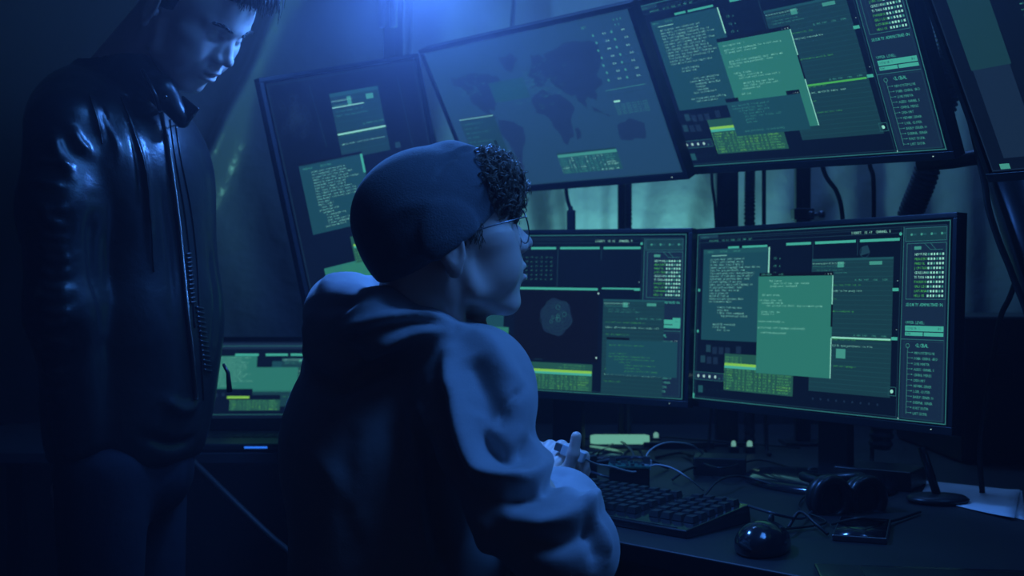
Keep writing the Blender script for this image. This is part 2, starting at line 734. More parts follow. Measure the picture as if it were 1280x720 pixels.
def words(n, r):
    s = ''
    while len(s) < n:
        s += WORDS[r.randint(len(WORDS))] + ' '
    return s[:n]


def code(ui, u0, v0, u1, v1, col, seed, lh=0.0042, th=0.0021, dense=11, layer=4, fill=0.85):
    """a block of program lines: a dense header of imports, then indented lines with gaps"""
    r = np.random.RandomState(seed)
    H = ui.H
    v = v0
    k = 0
    ind = 0
    wch = th * 0.6 / 0.72 / ui.W
    while v < v1:
        if k < dense:
            n = int((u1 - u0) / wch * r.uniform(0.65, 1.0))
            ui.text(u0, v, words(n, r), th, col, layer)
        else:
            ind = int(np.clip(ind + r.randint(-1, 2), 0, 4))
            if r.rand() < fill:
                n = int((u1 - u0 - ind * 0.02) / wch * r.uniform(0.2, 0.75))
                if n > 1:
                    ui.text(u0 + ind * 0.02, v, words(n, r), th, col, layer)
        v += lh / H
        k += 1


def std_frame(ui, tables=True):
    """the border graphics shared by the wide displays"""
    ui.frame(0.004, 0.006, 0.996, 0.994, 'line', 0.0016)
    ui.frame(0.014, 0.025, 0.985, 0.982, 'dim', 0.0008)
    ui.quad(0.846, 0.028, 0.99, 0.985, 'bgteal', 1)
    ui.line([(0.846, 0.028), (0.843, 0.99)], 'line', 0.0012)
    ui.line([(0.838, 0.028), (0.835, 0.99)], 'dim', 0.0008)
    ui.line([(0.01, 0.055), (0.838, 0.055)], 'dim', 0.0008)
    ui.line([(0.01, 0.035), (0.838, 0.035)], 'dim', 0.0006)
    ui.quad(0.012, 0.012, 0.1, 0.03, 'dim', 1)
    ui.text(0.02, 0.03, 'CONTROL', 0.004, 'line')
    ui.text(0.06, 0.052, 'WORKSPACE   IN  EC  NODE  SYS  MAP  NET', 0.0036, 'textdim')
    ui.text(0.66, 0.05, 'SOCKET: 15.03  CHANNEL 5', 0.0042, 'text')
    ui.disc(0.835, 0.06, 0.003, 'bar')
    for a, b in ((0.405, 0.506), (0.522, 0.677), (0.692, 0.832)):
        ui.quad(a, 0.080, b, 0.094, 'bar', 2)
    ui.line([(0.514, 0.08), (0.514, 0.33)], 'dim', 0.0012)
    ui.line([(0.684, 0.08), (0.684, 0.16)], 'dim', 0.0012)
    # gauges strip
    ui.frame(0.852, 0.035, 0.986, 0.10, 'line', 0.0008)
    ui.quad(0.853, 0.037, 0.985, 0.098, 'mid', 2)
    for k in range(4):
        ui.disc(0.872 + k * 0.033, 0.067, 0.0022, 'textdim')
        ui.quad(0.876 + k * 0.033, 0.062, 0.888 + k * 0.033, 0.072, 'row', 3)
    # status box
    ui.frame(0.858, 0.112, 0.986, 0.39, 'line', 0.0009)
    ui.line([(0.872, 0.112), (0.872, 0.385)], 'dim')
    ui.quad(0.882, 0.127, 0.905, 0.143, 'textdim', 3)
    ui.line([(0.915, 0.112), (0.935, 0.145), (0.975, 0.145)], 'line')
    ui.line([(0.935, 0.112), (0.952, 0.145)], 'line')
    for k in range(10):
        v = 0.165 + k * 0.0228
        hot = k in (0, 4, 5)
        ui.text(0.884, v + 0.008, ['NEPTUNE', 'MERCURY', 'MARSOL', 'JUPITER', 'CERESAN', 'TITANIA', 'PHOEBUS', 'GALILEO', 'SATURNA', 'HELIOS'][k][:7], 0.0042,
                'text' if hot else 'greentxt')
        for j in range(6):
            ui.quad(0.927 + j * 0.0093, v - 0.003, 0.9325 + j * 0.0093, v + 0.008, 'text' if (j + k) % 4 else 'textdim', 3)
    ui.text(0.858, 0.425, 'SECURITY ADMINISTRATION', 0.0052, 'bar', adv=0.42)
    ui.text(0.858, 0.513, 'UPPER LEVEL:', 0.0048, 'bar', adv=0.5)
    ui.quad(0.858, 0.522, 0.983, 0.549, 'bar', 2)
    ui.quad(0.858, 0.554, 0.917, 0.572, 'bar', 2)
    ui.quad(0.920, 0.554, 0.983, 0.572, 'bar', 2)
    ui.text(0.863, 0.541, 'SENSOR 1', 0.0040, 'code')
    ui.text(0.965, 0.541, '80', 0.0044, 'code')
    ui.text(0.861, 0.568, 'BAR', 0.0038, 'code')
    ui.line([(0.846, 0.59), (0.985, 0.59)], 'line', 0.0010)
    ui.frame(0.856, 0.60, 0.986, 0.985, 'dim', 0.0007)
    ui.ring(0.868, 0.622, 0.0034, 'textdim')
    ui.line([(0.868, 0.63), (0.868, 0.96)], 'textdim', 0.0006)
    ui.text(0.893, 0.628, 'GLOBAL', 0.0062, 'bar', adv=0.5)
    names = ['MAIN SYSTEM LINE', 'POWER CONTROL GRID', 'LINK MONITOR', 'ACCESS CHANNEL 5', 'CONTROL MODULE', 'DATA UNIT', 'NETWORK SERVER', 'LOCAL CLUSTER',
             'BACKUP SERVER 10', 'EXTERNAL SERVER', 'FIRST SECTOR', 'LAST SECTOR']
    for k in range(12):
        v = 0.655 + k * 0.0272
        ui.line([(0.868, v), (0.882, v)], 'textdim', 0.0005)
        ui.disc(0.884, v, 0.001, 'textdim')
        ui.text(0.890, v + 0.008, names[k], 0.0044, 'textdim', adv=0.40)
        ui.text(0.972, v + 0.007, 'x', 0.003, 'dim')
    # scroll marks beside the divider
    for v in (0.342, 0.590):
        ui.quad(0.812, v - 0.008, 0.833, v + 0.008, 'bar', 4)
        ui.quad(0.013, v - 0.008, 0.022, v + 0.008, 'bar', 4)
        ui.disc(0.829, v - 0.045, 0.0007, 'white')
    ui.frame(0.806, 0.835, 0.832, 0.878, 'line', 0.0007)
    ui.disc(0.818, 0.857, 0.0032, 'text')
    ui.quad(0.0, 0.965, 0.010, 0.995, 'bar', 4)
    ui.disc(0.842, 0.988, 0.0012, 'white')


def tools(ui):
    ui.frame(0.010, 0.835, 0.146, 0.88, 'line', 0.0007)
    ui.quad(0.011, 0.837, 0.145, 0.878, 'bgteal', 2)
    for k in range(4):
        ui.disc(0.027 + k * 0.027, 0.858, 0.0030, 'white', 5)
    ui.disc(0.127, 0.866, 0.0012, 'textdim', 5)
    for (a, b, c) in ((0.035, 0.755, 'dim'), (0.060, 0.69, 'dim'), (0.028, 0.935, 'row'), (0.09, 0.70, 'bgteal'), (0.12, 0.70, 'bgteal'), (0.065, 0.76, 'bgteal'),
                      (0.095, 0.76, 'bgteal'), (0.15, 0.70, 'bgteal'), (0.20, 0.69, 'bgteal')):
        ui.quad(a, b - 0.02, a + 0.022, b + 0.022, c, 2)
    for k in range(5):
        ui.text(0.055 + k * 0.02, 0.94, '==', 0.003, 'dim')


def data_table(ui, u0, v0, u1, v1, seed, layer=3, col='tabtext', hot='tabhot', base='tab'):
    r = np.random.RandomState(seed)
    ui.quad(u0, v0, u1, v1, base, layer)
    rows = max(2, int((v1 - v0) * ui.H / 0.0052))
    cols = [0.0, 0.04, 0.17, 0.22, 0.28, 0.34, 0.46, 0.52, 0.58, 0.66, 0.72, 0.78]
    th = 0.0034
    wch = th * 0.6 / 0.72 / ui.W
    for k in range(rows):
        v = v0 + (k + 0.8) * 0.0052 / ui.H
        for c in range(len(cols)):
            e = cols[c + 1] if c + 1 < len(cols) else 0.99
            w = (e - cols[c] - 0.012) * (u1 - u0)
            n = max(1, int(w / wch * r.uniform(0.75, 1.0)))
            ui.text(u0 + cols[c] * (u1 - u0), v, ''.join('0123456789ABCDEF:.'[q] for q in r.randint(0, 18, n)), th,
                    hot if r.rand() < 0.25 else col, layer + 2)


def window_std(ui, u0, v0, u1, v1, seed, vr=None, layer=2):
    """a log window: ruled rows, blocks of figures, a few green lines"""
    r = np.random.RandomState(seed)
    ui.quad(u0, v0, u1, v1, 'mid', layer)
    ui.quad(u0, v0, u1, v0 + 0.012, 'row', layer + 1)
    n = int((v1 - v0) / 0.024)
    for k in range(1, n):
        v = v0 + k * (v1 - v0) / n
        ui.line([(u0, v), (u1, v)], 'row', 0.0005, layer + 1)
    w = u1 - u0
    for k in range(12):
        ui.text(u0 + 0.004 + k * w * 0.035, v0 + 0.03, '01', 0.003, 'text', layer + 3)
        ui.text(u0 + 0.004 + k * w * 0.035, v0 + 0.045, '10', 0.003, 'textdim', layer + 3)
    ui.quad(u0 + w * 0.33, v0 + 0.018, u0 + w * 0.41, v0 + 0.048, 'textdim', layer + 3)
    ui.quad(u0 + w * 0.72, v0 + 0.02, u0 + w * 0.87, v0 + 0.038, 'textdim', layer + 2)
    ui.text(u0 + 0.02, v0 + 0.065, words(24, r), 0.003, 'textdim', layer + 3)
    ui.text(u0 + 0.02, v0 + 0.08, words(28, r), 0.003, 'textdim', layer + 3)
    v = v0 + 0.12
    while v < v1 - 0.02:
        for k in range(4):
            ui.text(u0 + w * (0.55 + 0.11 * k), v, ['AL MRX', 'PORT', 'IDNL', 'SCAN'][k], 0.003, 'textdim', layer + 3)
        if v + 0.03 < v1:
            ui.text(u0 + w * 0.05, v + 0.025, words(int(r.uniform(30, 44)), r), 0.003, 'greentxt', layer + 3)
        if v + 0.06 < v1:
            ui.text(u0 + w * 0.05, v + 0.057, words(int(r.uniform(34, 50)), r), 0.0034, 'text', layer + 3)
        if v + 0.11 < v1:
            ui.text(u0 + w * 0.05, v + 0.10, words(int(r.uniform(12, 22)), r), 0.003, 'greentxt', layer + 3)
        if v + 0.18 < v1:
            ui.text(u0 + w * 0.2, v + 0.165, words(int(r.uniform(22, 40)), r), 0.003, 'greentxt', layer + 3)
        v += 0.29


def hist(ui, u0, v0, w, seed):
    r = np.random.RandomState(seed)


def ui_A():
    ui = UI(0.592, 0.333)
    std_frame(ui)
    tools(ui)
    ui.quad(0.034, 0.098, 0.336, 0.640, 'code', 3)
    ui.quad(0.034, 0.098, 0.336, 0.125, 'row', 4)
    ui.text(0.055, 0.118, 'MODULE      TESTING      OPTIONS', 0.0034, 'textdim', 6)
    ui.line([(0.075, 0.137), (0.145, 0.137)], 'text', 0.001, 5)
    ui.quad(0.332, 0.098, 0.337, 0.25, 'text', 5)
    code(ui, 0.068, 0.163, 0.30, 0.60, 'text', 11, lh=0.0056, th=0.0038, layer=5)
    ui.quad(0.150, 0.085, 0.20, 0.097, 'bar', 3)
    ui.quad(0.215, 0.085, 0.325, 0.097, 'bar', 3)
    for k in range(3):
        ui.text(0.355, 0.17 + k * 0.042, 'ID  x', 0.0042, 'textdim')
    window_std(ui, 0.512, 0.175, 0.813, 0.890, 5, layer=3)
    ui.quad(0.513, 0.592, 0.81, 0.602, 'greentxt', 5)
    ui.quad(0.513, 0.592, 0.81, 0.6, 'text', 6)
    ui.quad(0.615, 0.655, 0.65, 0.705, 'textdim', 6)
    for k in range(9):
        ui.disc(0.53 + k * 0.03, 0.93, 0.0022, 'bgteal')
    ui.ring(0.71, 0.145, 0.010, 'dim', 0.001)
    ui.poly([(0.695, 0.165), (0.70, 0.12), (0.72, 0.11), (0.73, 0.15)], 'dim', 2)
    data_table(ui, 0.149, 0.80, 0.449, 0.930, 3, layer=4)
    ui.quad(0.149, 0.715, 0.293, 0.80, 'tab', 4)
    for k in range(4):
        ui.text(0.153, 0.74 + k * 0.014, 'NODE LINE STAT  00', 0.003, 'tabtext', 6)
    ui.quad(0.150, 0.770, 0.293, 0.785, 'lime', 6)
    ui.quad(0.150, 0.785, 0.293, 0.800, 'bar', 6)
    ui.quad(0.296, 0.245, 0.597, 0.265, 'shade', 7)
    ui.text(0.305, 0.26, 'EXPLORER      LOG', 0.0038, 'textdim', 9)
    ui.text(0.565, 0.26, '- o x', 0.0038, 'white', 9)
    ui.quad(0.292, 0.265, 0.597, 0.815, 'green', 8)
    ui.quad(0.594, 0.265, 0.597, 0.42, 'text', 9)
    ui.quad(0.594, 0.60, 0.597, 0.815, 'text', 9)
    ui.quad(0.592, 0.42, 0.599, 0.54, 'shade', 10)
    r = np.random.RandomState(21)
    for k, (u, v, n) in enumerate(((0.34, 0.295, 14), (0.36, 0.31, 40), (0.345, 0.325, 30), (0.31, 0.375, 22), (0.30, 0.405, 26), (0.31, 0.42, 24), (0.33, 0.435, 60),
                                   (0.31, 0.47, 22), (0.31, 0.484, 16), (0.296, 0.525, 30), (0.296, 0.56, 52), (0.31, 0.588, 28))):
        ui.text(u, v, words(int(n * 0.72), r), 0.0038, 'text', 10)
    return ui


def ui_B():
    ui = UI(0.592, 0.333)
    std_frame(ui)
    for k in range(6):
        for j in range(8):
            ui.text(0.345 + j * 0.02, 0.15 + k * 0.028, 'x1' if (j + k) % 3 else '07', 0.0032, 'textdim', 2)
    ui.quad(0.34, 0.338, 0.674, 0.352, 'bar', 3)
    ui.quad(0.69, 0.334, 0.834, 0.343, 'bar', 3)
    ui.quad(0.345, 0.352, 0.68, 0.80, 'shade', 2)
    for a, b in ((0.677, 0.371), (0.353, 0.762), (0.676, 0.772)):
        ui.disc(a, b, 0.0020, 'white')
    # brain scan: nested curled outlines
    r = np.random.RandomState(4)
    for k in range(5):
        R = 0.030 - k * 0.0052
        pts = []
        for j in range(40):
            a = 2 * PI * j / 40
            rr = R * (1 + 0.10 * math.sin(5 * a + k) + 0.06 * math.sin(11 * a + 2 * k))
            pts.append((0.514 + rr * 1.15 * math.cos(a) / 0.592, 0.525 + rr * 1.15 * math.sin(a) / 0.333))
        ui.line(pts, 'dim', 0.0008, 4, True)
    pts = []
    for j in range(36):
        a = 2 * PI * j / 36
        rr = 0.034 * (1 + 0.06 * math.sin(6 * a))
        pts.append((0.514 + rr * 1.1 * math.cos(a) / 0.592, 0.525 + rr * 1.15 * math.sin(a) / 0.333))
    ui.poly(pts[::-1], 'bgteal', 3)
    for k in range(22):
        a, b = r.uniform(-1, 1, 2)
        ui.ring(0.52 + a * 0.028, 0.50 + b * 0.06, r.uniform(0.002, 0.005), 'dim' if k % 3 else 'line', 0.0006, 5, 9)
    ui.text(0.43, 0.80, 'SCANNING', 0.003, 'dim')
    window_std(ui, 0.697, 0.405, 0.925, 1.0 - 0.006, 9, layer=5)
    ui.quad(0.714, 0.655, 0.976, 0.87, 'code', 9)
    ui.quad(0.714, 0.64, 0.80, 0.655, 'shade', 9)
    ui.text(0.955, 0.652, '- o x', 0.003, 'white', 11)
    code(ui, 0.725, 0.69, 0.96, 0.86, 'greentxt', 33, lh=0.0058, th=0.0026, dense=0, layer=11)
    ui.quad(0.956, 0.51, 0.984, 0.53, 'bar', 7)
    ui.quad(0.956, 0.535, 0.984, 0.556, 'bar', 7)
    data_table(ui, 0.410, 0.86, 0.662, 0.985, 8, layer=4)
    ui.quad(0.410, 0.815, 0.662, 0.86, 'tab', 4)
    ui.text(0.55, 0.83, words(20, r), 0.003, 'tabtext', 6)
    ui.text(0.53, 0.845, words(24, r), 0.003, 'tabtext', 6)
    ui.quad(0.412, 0.857, 0.66, 0.873, 'lime', 7)
    ui.quad(0.412, 0.873, 0.66, 0.887, 'bar', 7)
    ui.quad(0.10, 0.30, 0.30, 0.60, 'code', 2)
    ui.quad(0.12, 0.60, 0.322, 0.836, 'green', 3)
    code(ui, 0.13, 0.63, 0.30, 0.82, 'text', 35, dense=2, layer=5)
    return ui


def ui_C():
    ui = UI(0.592, 0.333)
    std_frame(ui)
    tools(ui)
    ui.quad(0.046, 0.105, 0.352, 0.645, 'code', 3)
    ui.text(0.055, 0.125, 'MODULE      TESTING', 0.0034, 'textdim', 6)
    ui.line([(0.075, 0.142), (0.145, 0.142)], 'text', 0.001, 5)
    ui.quad(0.348, 0.105, 0.353, 0.25, 'text', 5)
    code(ui, 0.078, 0.17, 0.34, 0.62, 'text', 12, lh=0.0056, th=0.0038, layer=5)
    ui.quad(0.165, 0.085, 0.215, 0.097, 'bar', 3)
    ui.quad(0.225, 0.085, 0.335, 0.097, 'bar', 3)
    for k in range(3):
        ui.text(0.375, 0.17 + k * 0.042, 'ID  x', 0.0042, 'textdim')
    window_std(ui, 0.520, 0.175, 0.815, 0.890, 6, layer=3)
    ui.quad(0.52, 0.592, 0.81, 0.602, 'greentxt', 6)
    data_table(ui, 0.156, 0.80, 0.459, 0.930, 13, layer=4)
    ui.quad(0.156, 0.720, 0.293, 0.80, 'tab', 4)
    ui.quad(0.158, 0.765, 0.28, 0.780, 'lime', 6)
    ui.quad(0.158, 0.780, 0.28, 0.795, 'bar', 6)
    ui.quad(0.306, 0.292, 0.600, 0.815, 'green', 8)
    ui.quad(0.306, 0.272, 0.600, 0.292, 'shade', 8)
    ui.text(0.568, 0.288, '- o x', 0.0038, 'white', 10)
    ui.quad(0.597, 0.292, 0.600, 0.815, 'text', 9)
    ui.quad(0.596, 0.43, 0.602, 0.56, 'shade', 10)
    r = np.random.RandomState(22)
    for k, (u, v, n) in enumerate(((0.325, 0.32, 24), (0.325, 0.345, 60), (0.325, 0.36, 36), (0.33, 0.41, 58), (0.33, 0.425, 48), (0.32, 0.44, 14), (0.335, 0.48, 22),
                                   (0.35, 0.495, 26), (0.35, 0.51, 44), (0.36, 0.54, 36), (0.36, 0.555, 38), (0.35, 0.57, 20), (0.34, 0.60, 10))):
        ui.text(u, v, words(int(n * 0.72), r), 0.0038, 'text', 10)
    ui.quad(0.265, 0.632, 0.566, 0.832, 'code', 12)
    ui.quad(0.265, 0.610, 0.32, 0.632, 'shade', 12)
    ui.quad(0.515, 0.610, 0.566, 0.632, 'shade', 12)
    ui.text(0.54, 0.628, '- o x', 0.003, 'white', 14)
    code(ui, 0.285, 0.66, 0.55, 0.82, 'textdim', 37, lh=0.0056, th=0.0038, dense=0, layer=14)
    return ui


def blob(ui, pts, col, layer, seed, rough=0.006):
    """a coastline: a closed outline with ragged detail"""
    r = np.random.RandomState(seed)
    out = []
    n = len(pts)
    for i in range(n):
        a, b = np.array(pts[i]), np.array(pts[(i + 1) % n])
        for t in (0, 0.33, 0.66):
            out.append(a + (b - a) * t + r.uniform(-rough, rough, 2) * (1, 1.6))
    ui.poly(out[::-1], col, layer)
    return out


def ui_D():
    ui = UI(0.592, 0.333, 'map')
    ui.frame(0.004, 0.006, 0.996, 0.994, 'dim', 0.0012)
    lands = [
        [(0.09, 0.20), (0.16, 0.19), (0.27, 0.20), (0.33, 0.24), (0.36, 0.33), (0.30, 0.36), (0.27, 0.42), (0.25, 0.46), (0.22, 0.45), (0.25, 0.52), (0.20, 0.47), (0.15, 0.38), (0.14, 0.28), (0.10, 0.26)],
        [(0.37, 0.13), (0.44, 0.11), (0.46, 0.16), (0.41, 0.24), (0.38, 0.20)],
        [(0.25, 0.53), (0.30, 0.53), (0.36, 0.60), (0.345, 0.70), (0.30, 0.80), (0.285, 0.90), (0.27, 0.85), (0.26, 0.68), (0.235, 0.60)],
        [(0.47, 0.36), (0.50, 0.30), (0.48, 0.27), (0.51, 0.22), (0.53, 0.15), (0.57, 0.16), (0.60, 0.20), (0.59, 0.30), (0.54, 0.35)],
        [(0.59, 0.16), (0.66, 0.13), (0.74, 0.11), (0.84, 0.15), (0.83, 0.26), (0.79, 0.33), (0.80, 0.40), (0.76, 0.44), (0.74, 0.50), (0.71, 0.46), (0.69, 0.53), (0.66, 0.45), (0.62, 0.42), (0.58, 0.36), (0.58, 0.26)],
        [(0.455, 0.42), (0.52, 0.38), (0.60, 0.42), (0.64, 0.52), (0.60, 0.60), (0.585, 0.70), (0.54, 0.76), (0.52, 0.66), (0.50, 0.55), (0.455, 0.52)],
        [(0.79, 0.67), (0.86, 0.63), (0.91, 0.68), (0.90, 0.76), (0.84, 0.77), (0.79, 0.75)],
        [(0.72, 0.53), (0.76, 0.58), (0.80, 0.60), (0.77, 0.61), (0.73, 0.57)],
        [(0.605, 0.66), (0.625, 0.65), (0.62, 0.72), (0.605, 0.72)],
    ]
    for k, l in enumerate(lands):
        o = blob(ui, l, 'land', 1, 50 + k)
        if k in (0, 1, 3, 4, 7):
            ui.line(o, 'dim', 0.0007, 2, True)
    r = np.random.RandomState(2)
    for k in range(60):
        u, v = 0.5 + r.randn() * 0.06, 0.33 + r.randn() * 0.06
        ui.line([(u, v), (u + 0.01, v + 0.012), (u + 0.02, v)], 'line', 0.0005, 3)
    for k in range(30):
        u, v = 0.17 + r.randn() * 0.04, 0.28 + r.randn() * 0.04
        ui.line([(u, v), (u + 0.01, v + 0.012), (u + 0.016, v)], 'line', 0.0005, 3)
    for j in range(7):
        ui.line([(0.825, 0.125 + j * 0.046), (0.97, 0.120 + j * 0.046)], 'dim', 0.0006)
        for k in range(4):
            u = 0.828 + k * 0.040 + (j % 2) * 0.004
            if k % 2:
                ui.text(u, 0.113 + j * 0.046, 'oo', 0.006, 'text')
            else:
                ui.disc(u, 0.108 + j * 0.046, 0.0026, 'textdim')
    ui.text(0.79, 0.06, 'NET', 0.005, 'textdim')
    for k in range(5):
        ui.text(0.93 + (k % 3) * 0.014, 0.05 + (k // 3) * 0.03, '8', 0.005, 'textdim')
    ui.line([(0.80, 0.445), (0.97, 0.44)], 'textdim', 0.0008)
    ui.line([(0.80, 0.475), (0.97, 0.47)], 'dim', 0.0008)
    ui.quad(0.818, 0.512, 0.845, 0.524, 'text')
    for j in range(5):
        ui.text(0.818, 0.545 + j * 0.014, '0101 1101 0010 1011 01 1 0110', 0.0034, 'textdim')
    ui.quad(0.274, 0.275, 0.454, 0.41, 'code', 3)
    for j in range(6):
        ui.line([(0.28, 0.30 + j * 0.02), (0.44, 0.30 + j * 0.02)], 'row', 0.001, 4)
    ui.quad(0.045, 0.485, 0.24, 0.79, 'mid', 3)
    ui.line([(0.05, 0.49), (0.235, 0.49)], 'text', 0.0012, 4)
    for j, n in enumerate((24, 18, 30, 14, 26, 16, 22, 12)):
        ui.text(0.055, 0.53 + j * 0.032, words(n, r), 0.0034, 'textdim', 5)
    data_table(ui, 0.476, 0.835, 0.757, 0.945, 18, layer=3, col='textdim', hot='text', base='row')
    ui.quad(0.476, 0.80, 0.757, 0.835, 'mid', 3)
    ui.quad(0.478, 0.812, 0.757, 0.832, 'textdim', 5)
    return ui


def ui_E():
    ui = UI(0.330, 0.592)
    W = 0.33
    ui.frame(0.01, 0.008, 0.99, 0.992, 'dim', 0.0008)
    ui.line([(0.27, 0.03), (0.30, 0.24)], 'dim', 0.0008)
    r = np.random.RandomState(14)
    for k in range(60):
        a, b = r.randn(2)
        ui.ring(0.16 + a * 0.04, 0.13 + b * 0.035, r.uniform(0.003, 0.008), 'bgteal', 0.0008, 2, 9)
    window_std(ui, 0.385, 0.068, 0.715, 0.292, 15, layer=3)
    ui.quad(0.386, 0.205, 0.714, 0.210, 'text', 7)
    ui.quad(0.386, 0.115, 0.60, 0.118, 'text', 7)
    ui.quad(0.097, 0.285, 0.52, 0.52, 'code', 4)
    ui.quad(0.505, 0.285, 0.52, 0.35, 'bar', 5)
    ui.quad(0.097, 0.277, 0.52, 0.288, 'shade', 4)
    ui.text(0.12, 0.302, 'MODULE     TESTING', 0.004, 'textdim', 6)
    code(ui, 0.17, 0.315, 0.49, 0.505, 'text', 16, lh=0.0056, th=0.0032, layer=6)
    ui.quad(0.33, 0.555, 0.75, 0.65, 'tab', 3)
    data_table(ui, 0.34, 0.60, 0.75, 0.648, 17, layer=4)
    ui.quad(0.34, 0.583, 0.75, 0.590, 'lime', 6)
    ui.quad(0.34, 0.590, 0.75, 0.597, 'bar', 6)
    ui.text(0.37, 0.57, words(24, r), 0.004, 'tabtext', 6)
    ui.quad(0.12, 0.64, 0.62, 0.80, 'green', 3)
    code(ui, 0.24, 0.65, 0.6, 0.78, 'greentxt', 19, dense=3, layer=5)
    ui.quad(0.755, 0.27, 0.79, 0.29, 'dim', 3)
    ui.line([(0.86, 0.05), (0.89, 0.6)], 'dim', 0.001)
    return ui


def ui_F():
    """the same desktop seen on the monitor at the room's right, dimmer: windows only"""
    ui = UI(0.592, 0.333)
    ui.frame(0.004, 0.006, 0.996, 0.994, 'bgteal', 0.0012)
    ui.quad(0.045, 0.14, 0.165, 0.53, 'mid', 2)
    ui.quad(0.05, 0.53, 0.16, 0.94, 'bgteal', 3)
    ui.quad(0.19, 0.62, 0.33, 0.80, 'bgteal', 3)
    ui.disc(0.205, 0.64, 0.0025, 'text')
    ui.quad(0.03, 0.965, 0.06, 0.99, 'textdim', 3)
    ui.quad(0.14, 0.87, 0.155, 0.895, 'textdim', 3)
    r = np.random.RandomState(41)
    for j in range(12):
        ui.text(0.24, 0.25 + j * 0.025, words(20, r), 0.0034, 'textdim', 5)
    data_table(ui, 0.35, 0.60, 0.7, 0.9, 28, layer=3)
    return ui


# ================================================================== MONITORS
def monitor_body(t, M, W, H, ui, knob=True, thick=0.045, chin=0.014, back=True):
    """housing, screen and marks of one monitor; M: 4x4 of the panel centre"""
    bz = 0.009
    z0, z1 = -H / 2 - chin, H / 2 + bz
    h = MB(M)
    # rim: four bars round the screen, and a back shell that swells towards the middle
    h.box((0, 0.004, (z1 + H / 2) / 2), (W + 2 * bz, 0.016, z1 - H / 2))
    h.box((0, 0.004, (z0 - H / 2) / 2), (W + 2 * bz, 0.016, -H / 2 - z0))
    for s in (-1, 1):
        h.box((s * (W / 2 + bz / 2), 0.004, 0), (bz, 0.016, H))
    o = h.build('bezel', 'bezel_plastic', t, bevel=0.0012)
    b = MB(M)
    n = 6
    Vs, Fs = [], []
    prof = [(1.0, 1.0, 0.008), (1.0, 1.0, 0.022), (0.92, 0.88, 0.032), (0.62, 0.6, thick), (0.55, 0.5, thick + 0.004)]
    cz = (z0 + z1) / 2
    for (a, c, y) in prof:
        w, hh = (W / 2 + bz) * a, (z1 - z0) / 2 * c
        Vs += [(-w, y, cz - hh), (w, y, cz - hh), (w, y, cz + hh), (-w, y, cz + hh)]
    for i in range(len(prof) - 1):
        for k in range(4):
            Fs.append((i * 4 + k, i * 4 + (k + 1) % 4, i * 4 + 4 + (k + 1) % 4, i * 4 + 4 + k))
    Fs.append((0, 1, 2, 3))
    Fs.append(tuple(len(Vs) - 4 + k for k in (3, 2, 1, 0)))
    b.add(Vs, Fs)
    b.build('back_shell', 'black_plastic', t, smooth=False)
    s = ui.build(M @ mat4(np.eye(3), (0, -0.0015, 0)), t)
    led = MB(M).lathe((W / 2 - 0.03, -0.0045, z0 + chin / 2), [(0.0011, 0), (0.0011, 0.001)], 8)
    led.build('power_light', 'px_white', t)


def arm_mount(t, M, pole_xy, z, thick=0.049):
    """bracket plate and two-link arm from the panel's back to a pole"""
    c = (M @ np.array([0, thick, 0, 1]))[:3]
    n = M[:3, 1]
    MB(M).box((0, thick + 0.006, 0), (0.11, 0.012, 0.11)).build('bracket_plate', 'dark_metal', t, bevel=0.002)
    k = c + n * 0.05
    e = np.array([pole_xy[0], pole_xy[1], z])
    mid = (k + e) / 2 + np.array([0.0, 0.0, 0.0])
    MB().tube([c + n * 0.01, k, mid, e], 0.016, 10).build('support_arm', 'dark_metal', t)


MON = {
    'A': ((0.538, 2.144, -0.056), (-0.043, 0.0187, -0.9726)),
    'B': ((0.087, 2.500, -0.053), (-0.0341, 0.0231, -0.5024)),
    'C': ((0.462, 2.058, 0.378), (0.4483, -0.192, -0.959)),
    'D': ((0.069, 2.449, 0.372), (0.4877, -0.2049, -0.7942)),
    'E': ((-0.289, 2.422, 0.149), (0.1074, -0.2218, 0.5379)),
    'F': ((0.763, 1.432, 0.312), (0.4374, -0.2514, -1.1232)),
}
MM = {k: mat4(rodr(r), np.array(p) + EYE) for k, (p, r) in MON.items()}
DESK = 0.74


def yaw_of(k):
    x = MM[k][:3, 0]
    return math.atan2(x[1], x[0])


def desk_monitor(k, ui, label, base_r=0.13):
    M = MM[k]
    c = M[:3, 3]
    yaw = yaw_of(k)
    R = rotz(yaw)
    back = R @ np.array([0, 1, 0])
    foot = c + back * 0.075
    foot[2] = DESK
    t = thing('monitor', label, 'monitor', foot, yaw, 'monitors of the wall of screens')
    monitor_body(t, M, 0.598, 0.336, ui)
    W = mat4(R, (foot[0], foot[1], DESK))
    s = MB(W)
    s.box((0, 0.0, 0.15), (0.07, 0.022, 0.29))
    s.box((0, -0.014, 0.27), (0.09, 0.05, 0.07))
    s.build('stand_neck', 'black_plastic', t, bevel=0.004)
    b = MB(W)
    b.lathe((0, -0.05, 0), [(0.13, 0.0), (0.132, 0.006), (0.122, 0.014), (0.07, 0.019), (0.03, 0.020)], 40, sx=1.15, sy=0.85)
    b.build('stand_base', 'gloss_plastic', t)
    return t


desk_monitor('A', ui_A(), 'wide desk monitor with a plain green window over code, lower right of the screens')
desk_monitor('B', ui_B(), 'wide desk monitor showing a brain scan beside the bespectacled man\'s face')


def hung_monitor(k, ui, label, pole, z, W=0.598, H=0.336):
    M = MM[k]
    t = thing('monitor', label, 'monitor', M[:3, 3], Matrix(M[:3, :3].tolist()), 'monitors of the wall of screens')
    monitor_body(t, M, W, H, ui)
    arm_mount(t, M, pole, z)
    return t


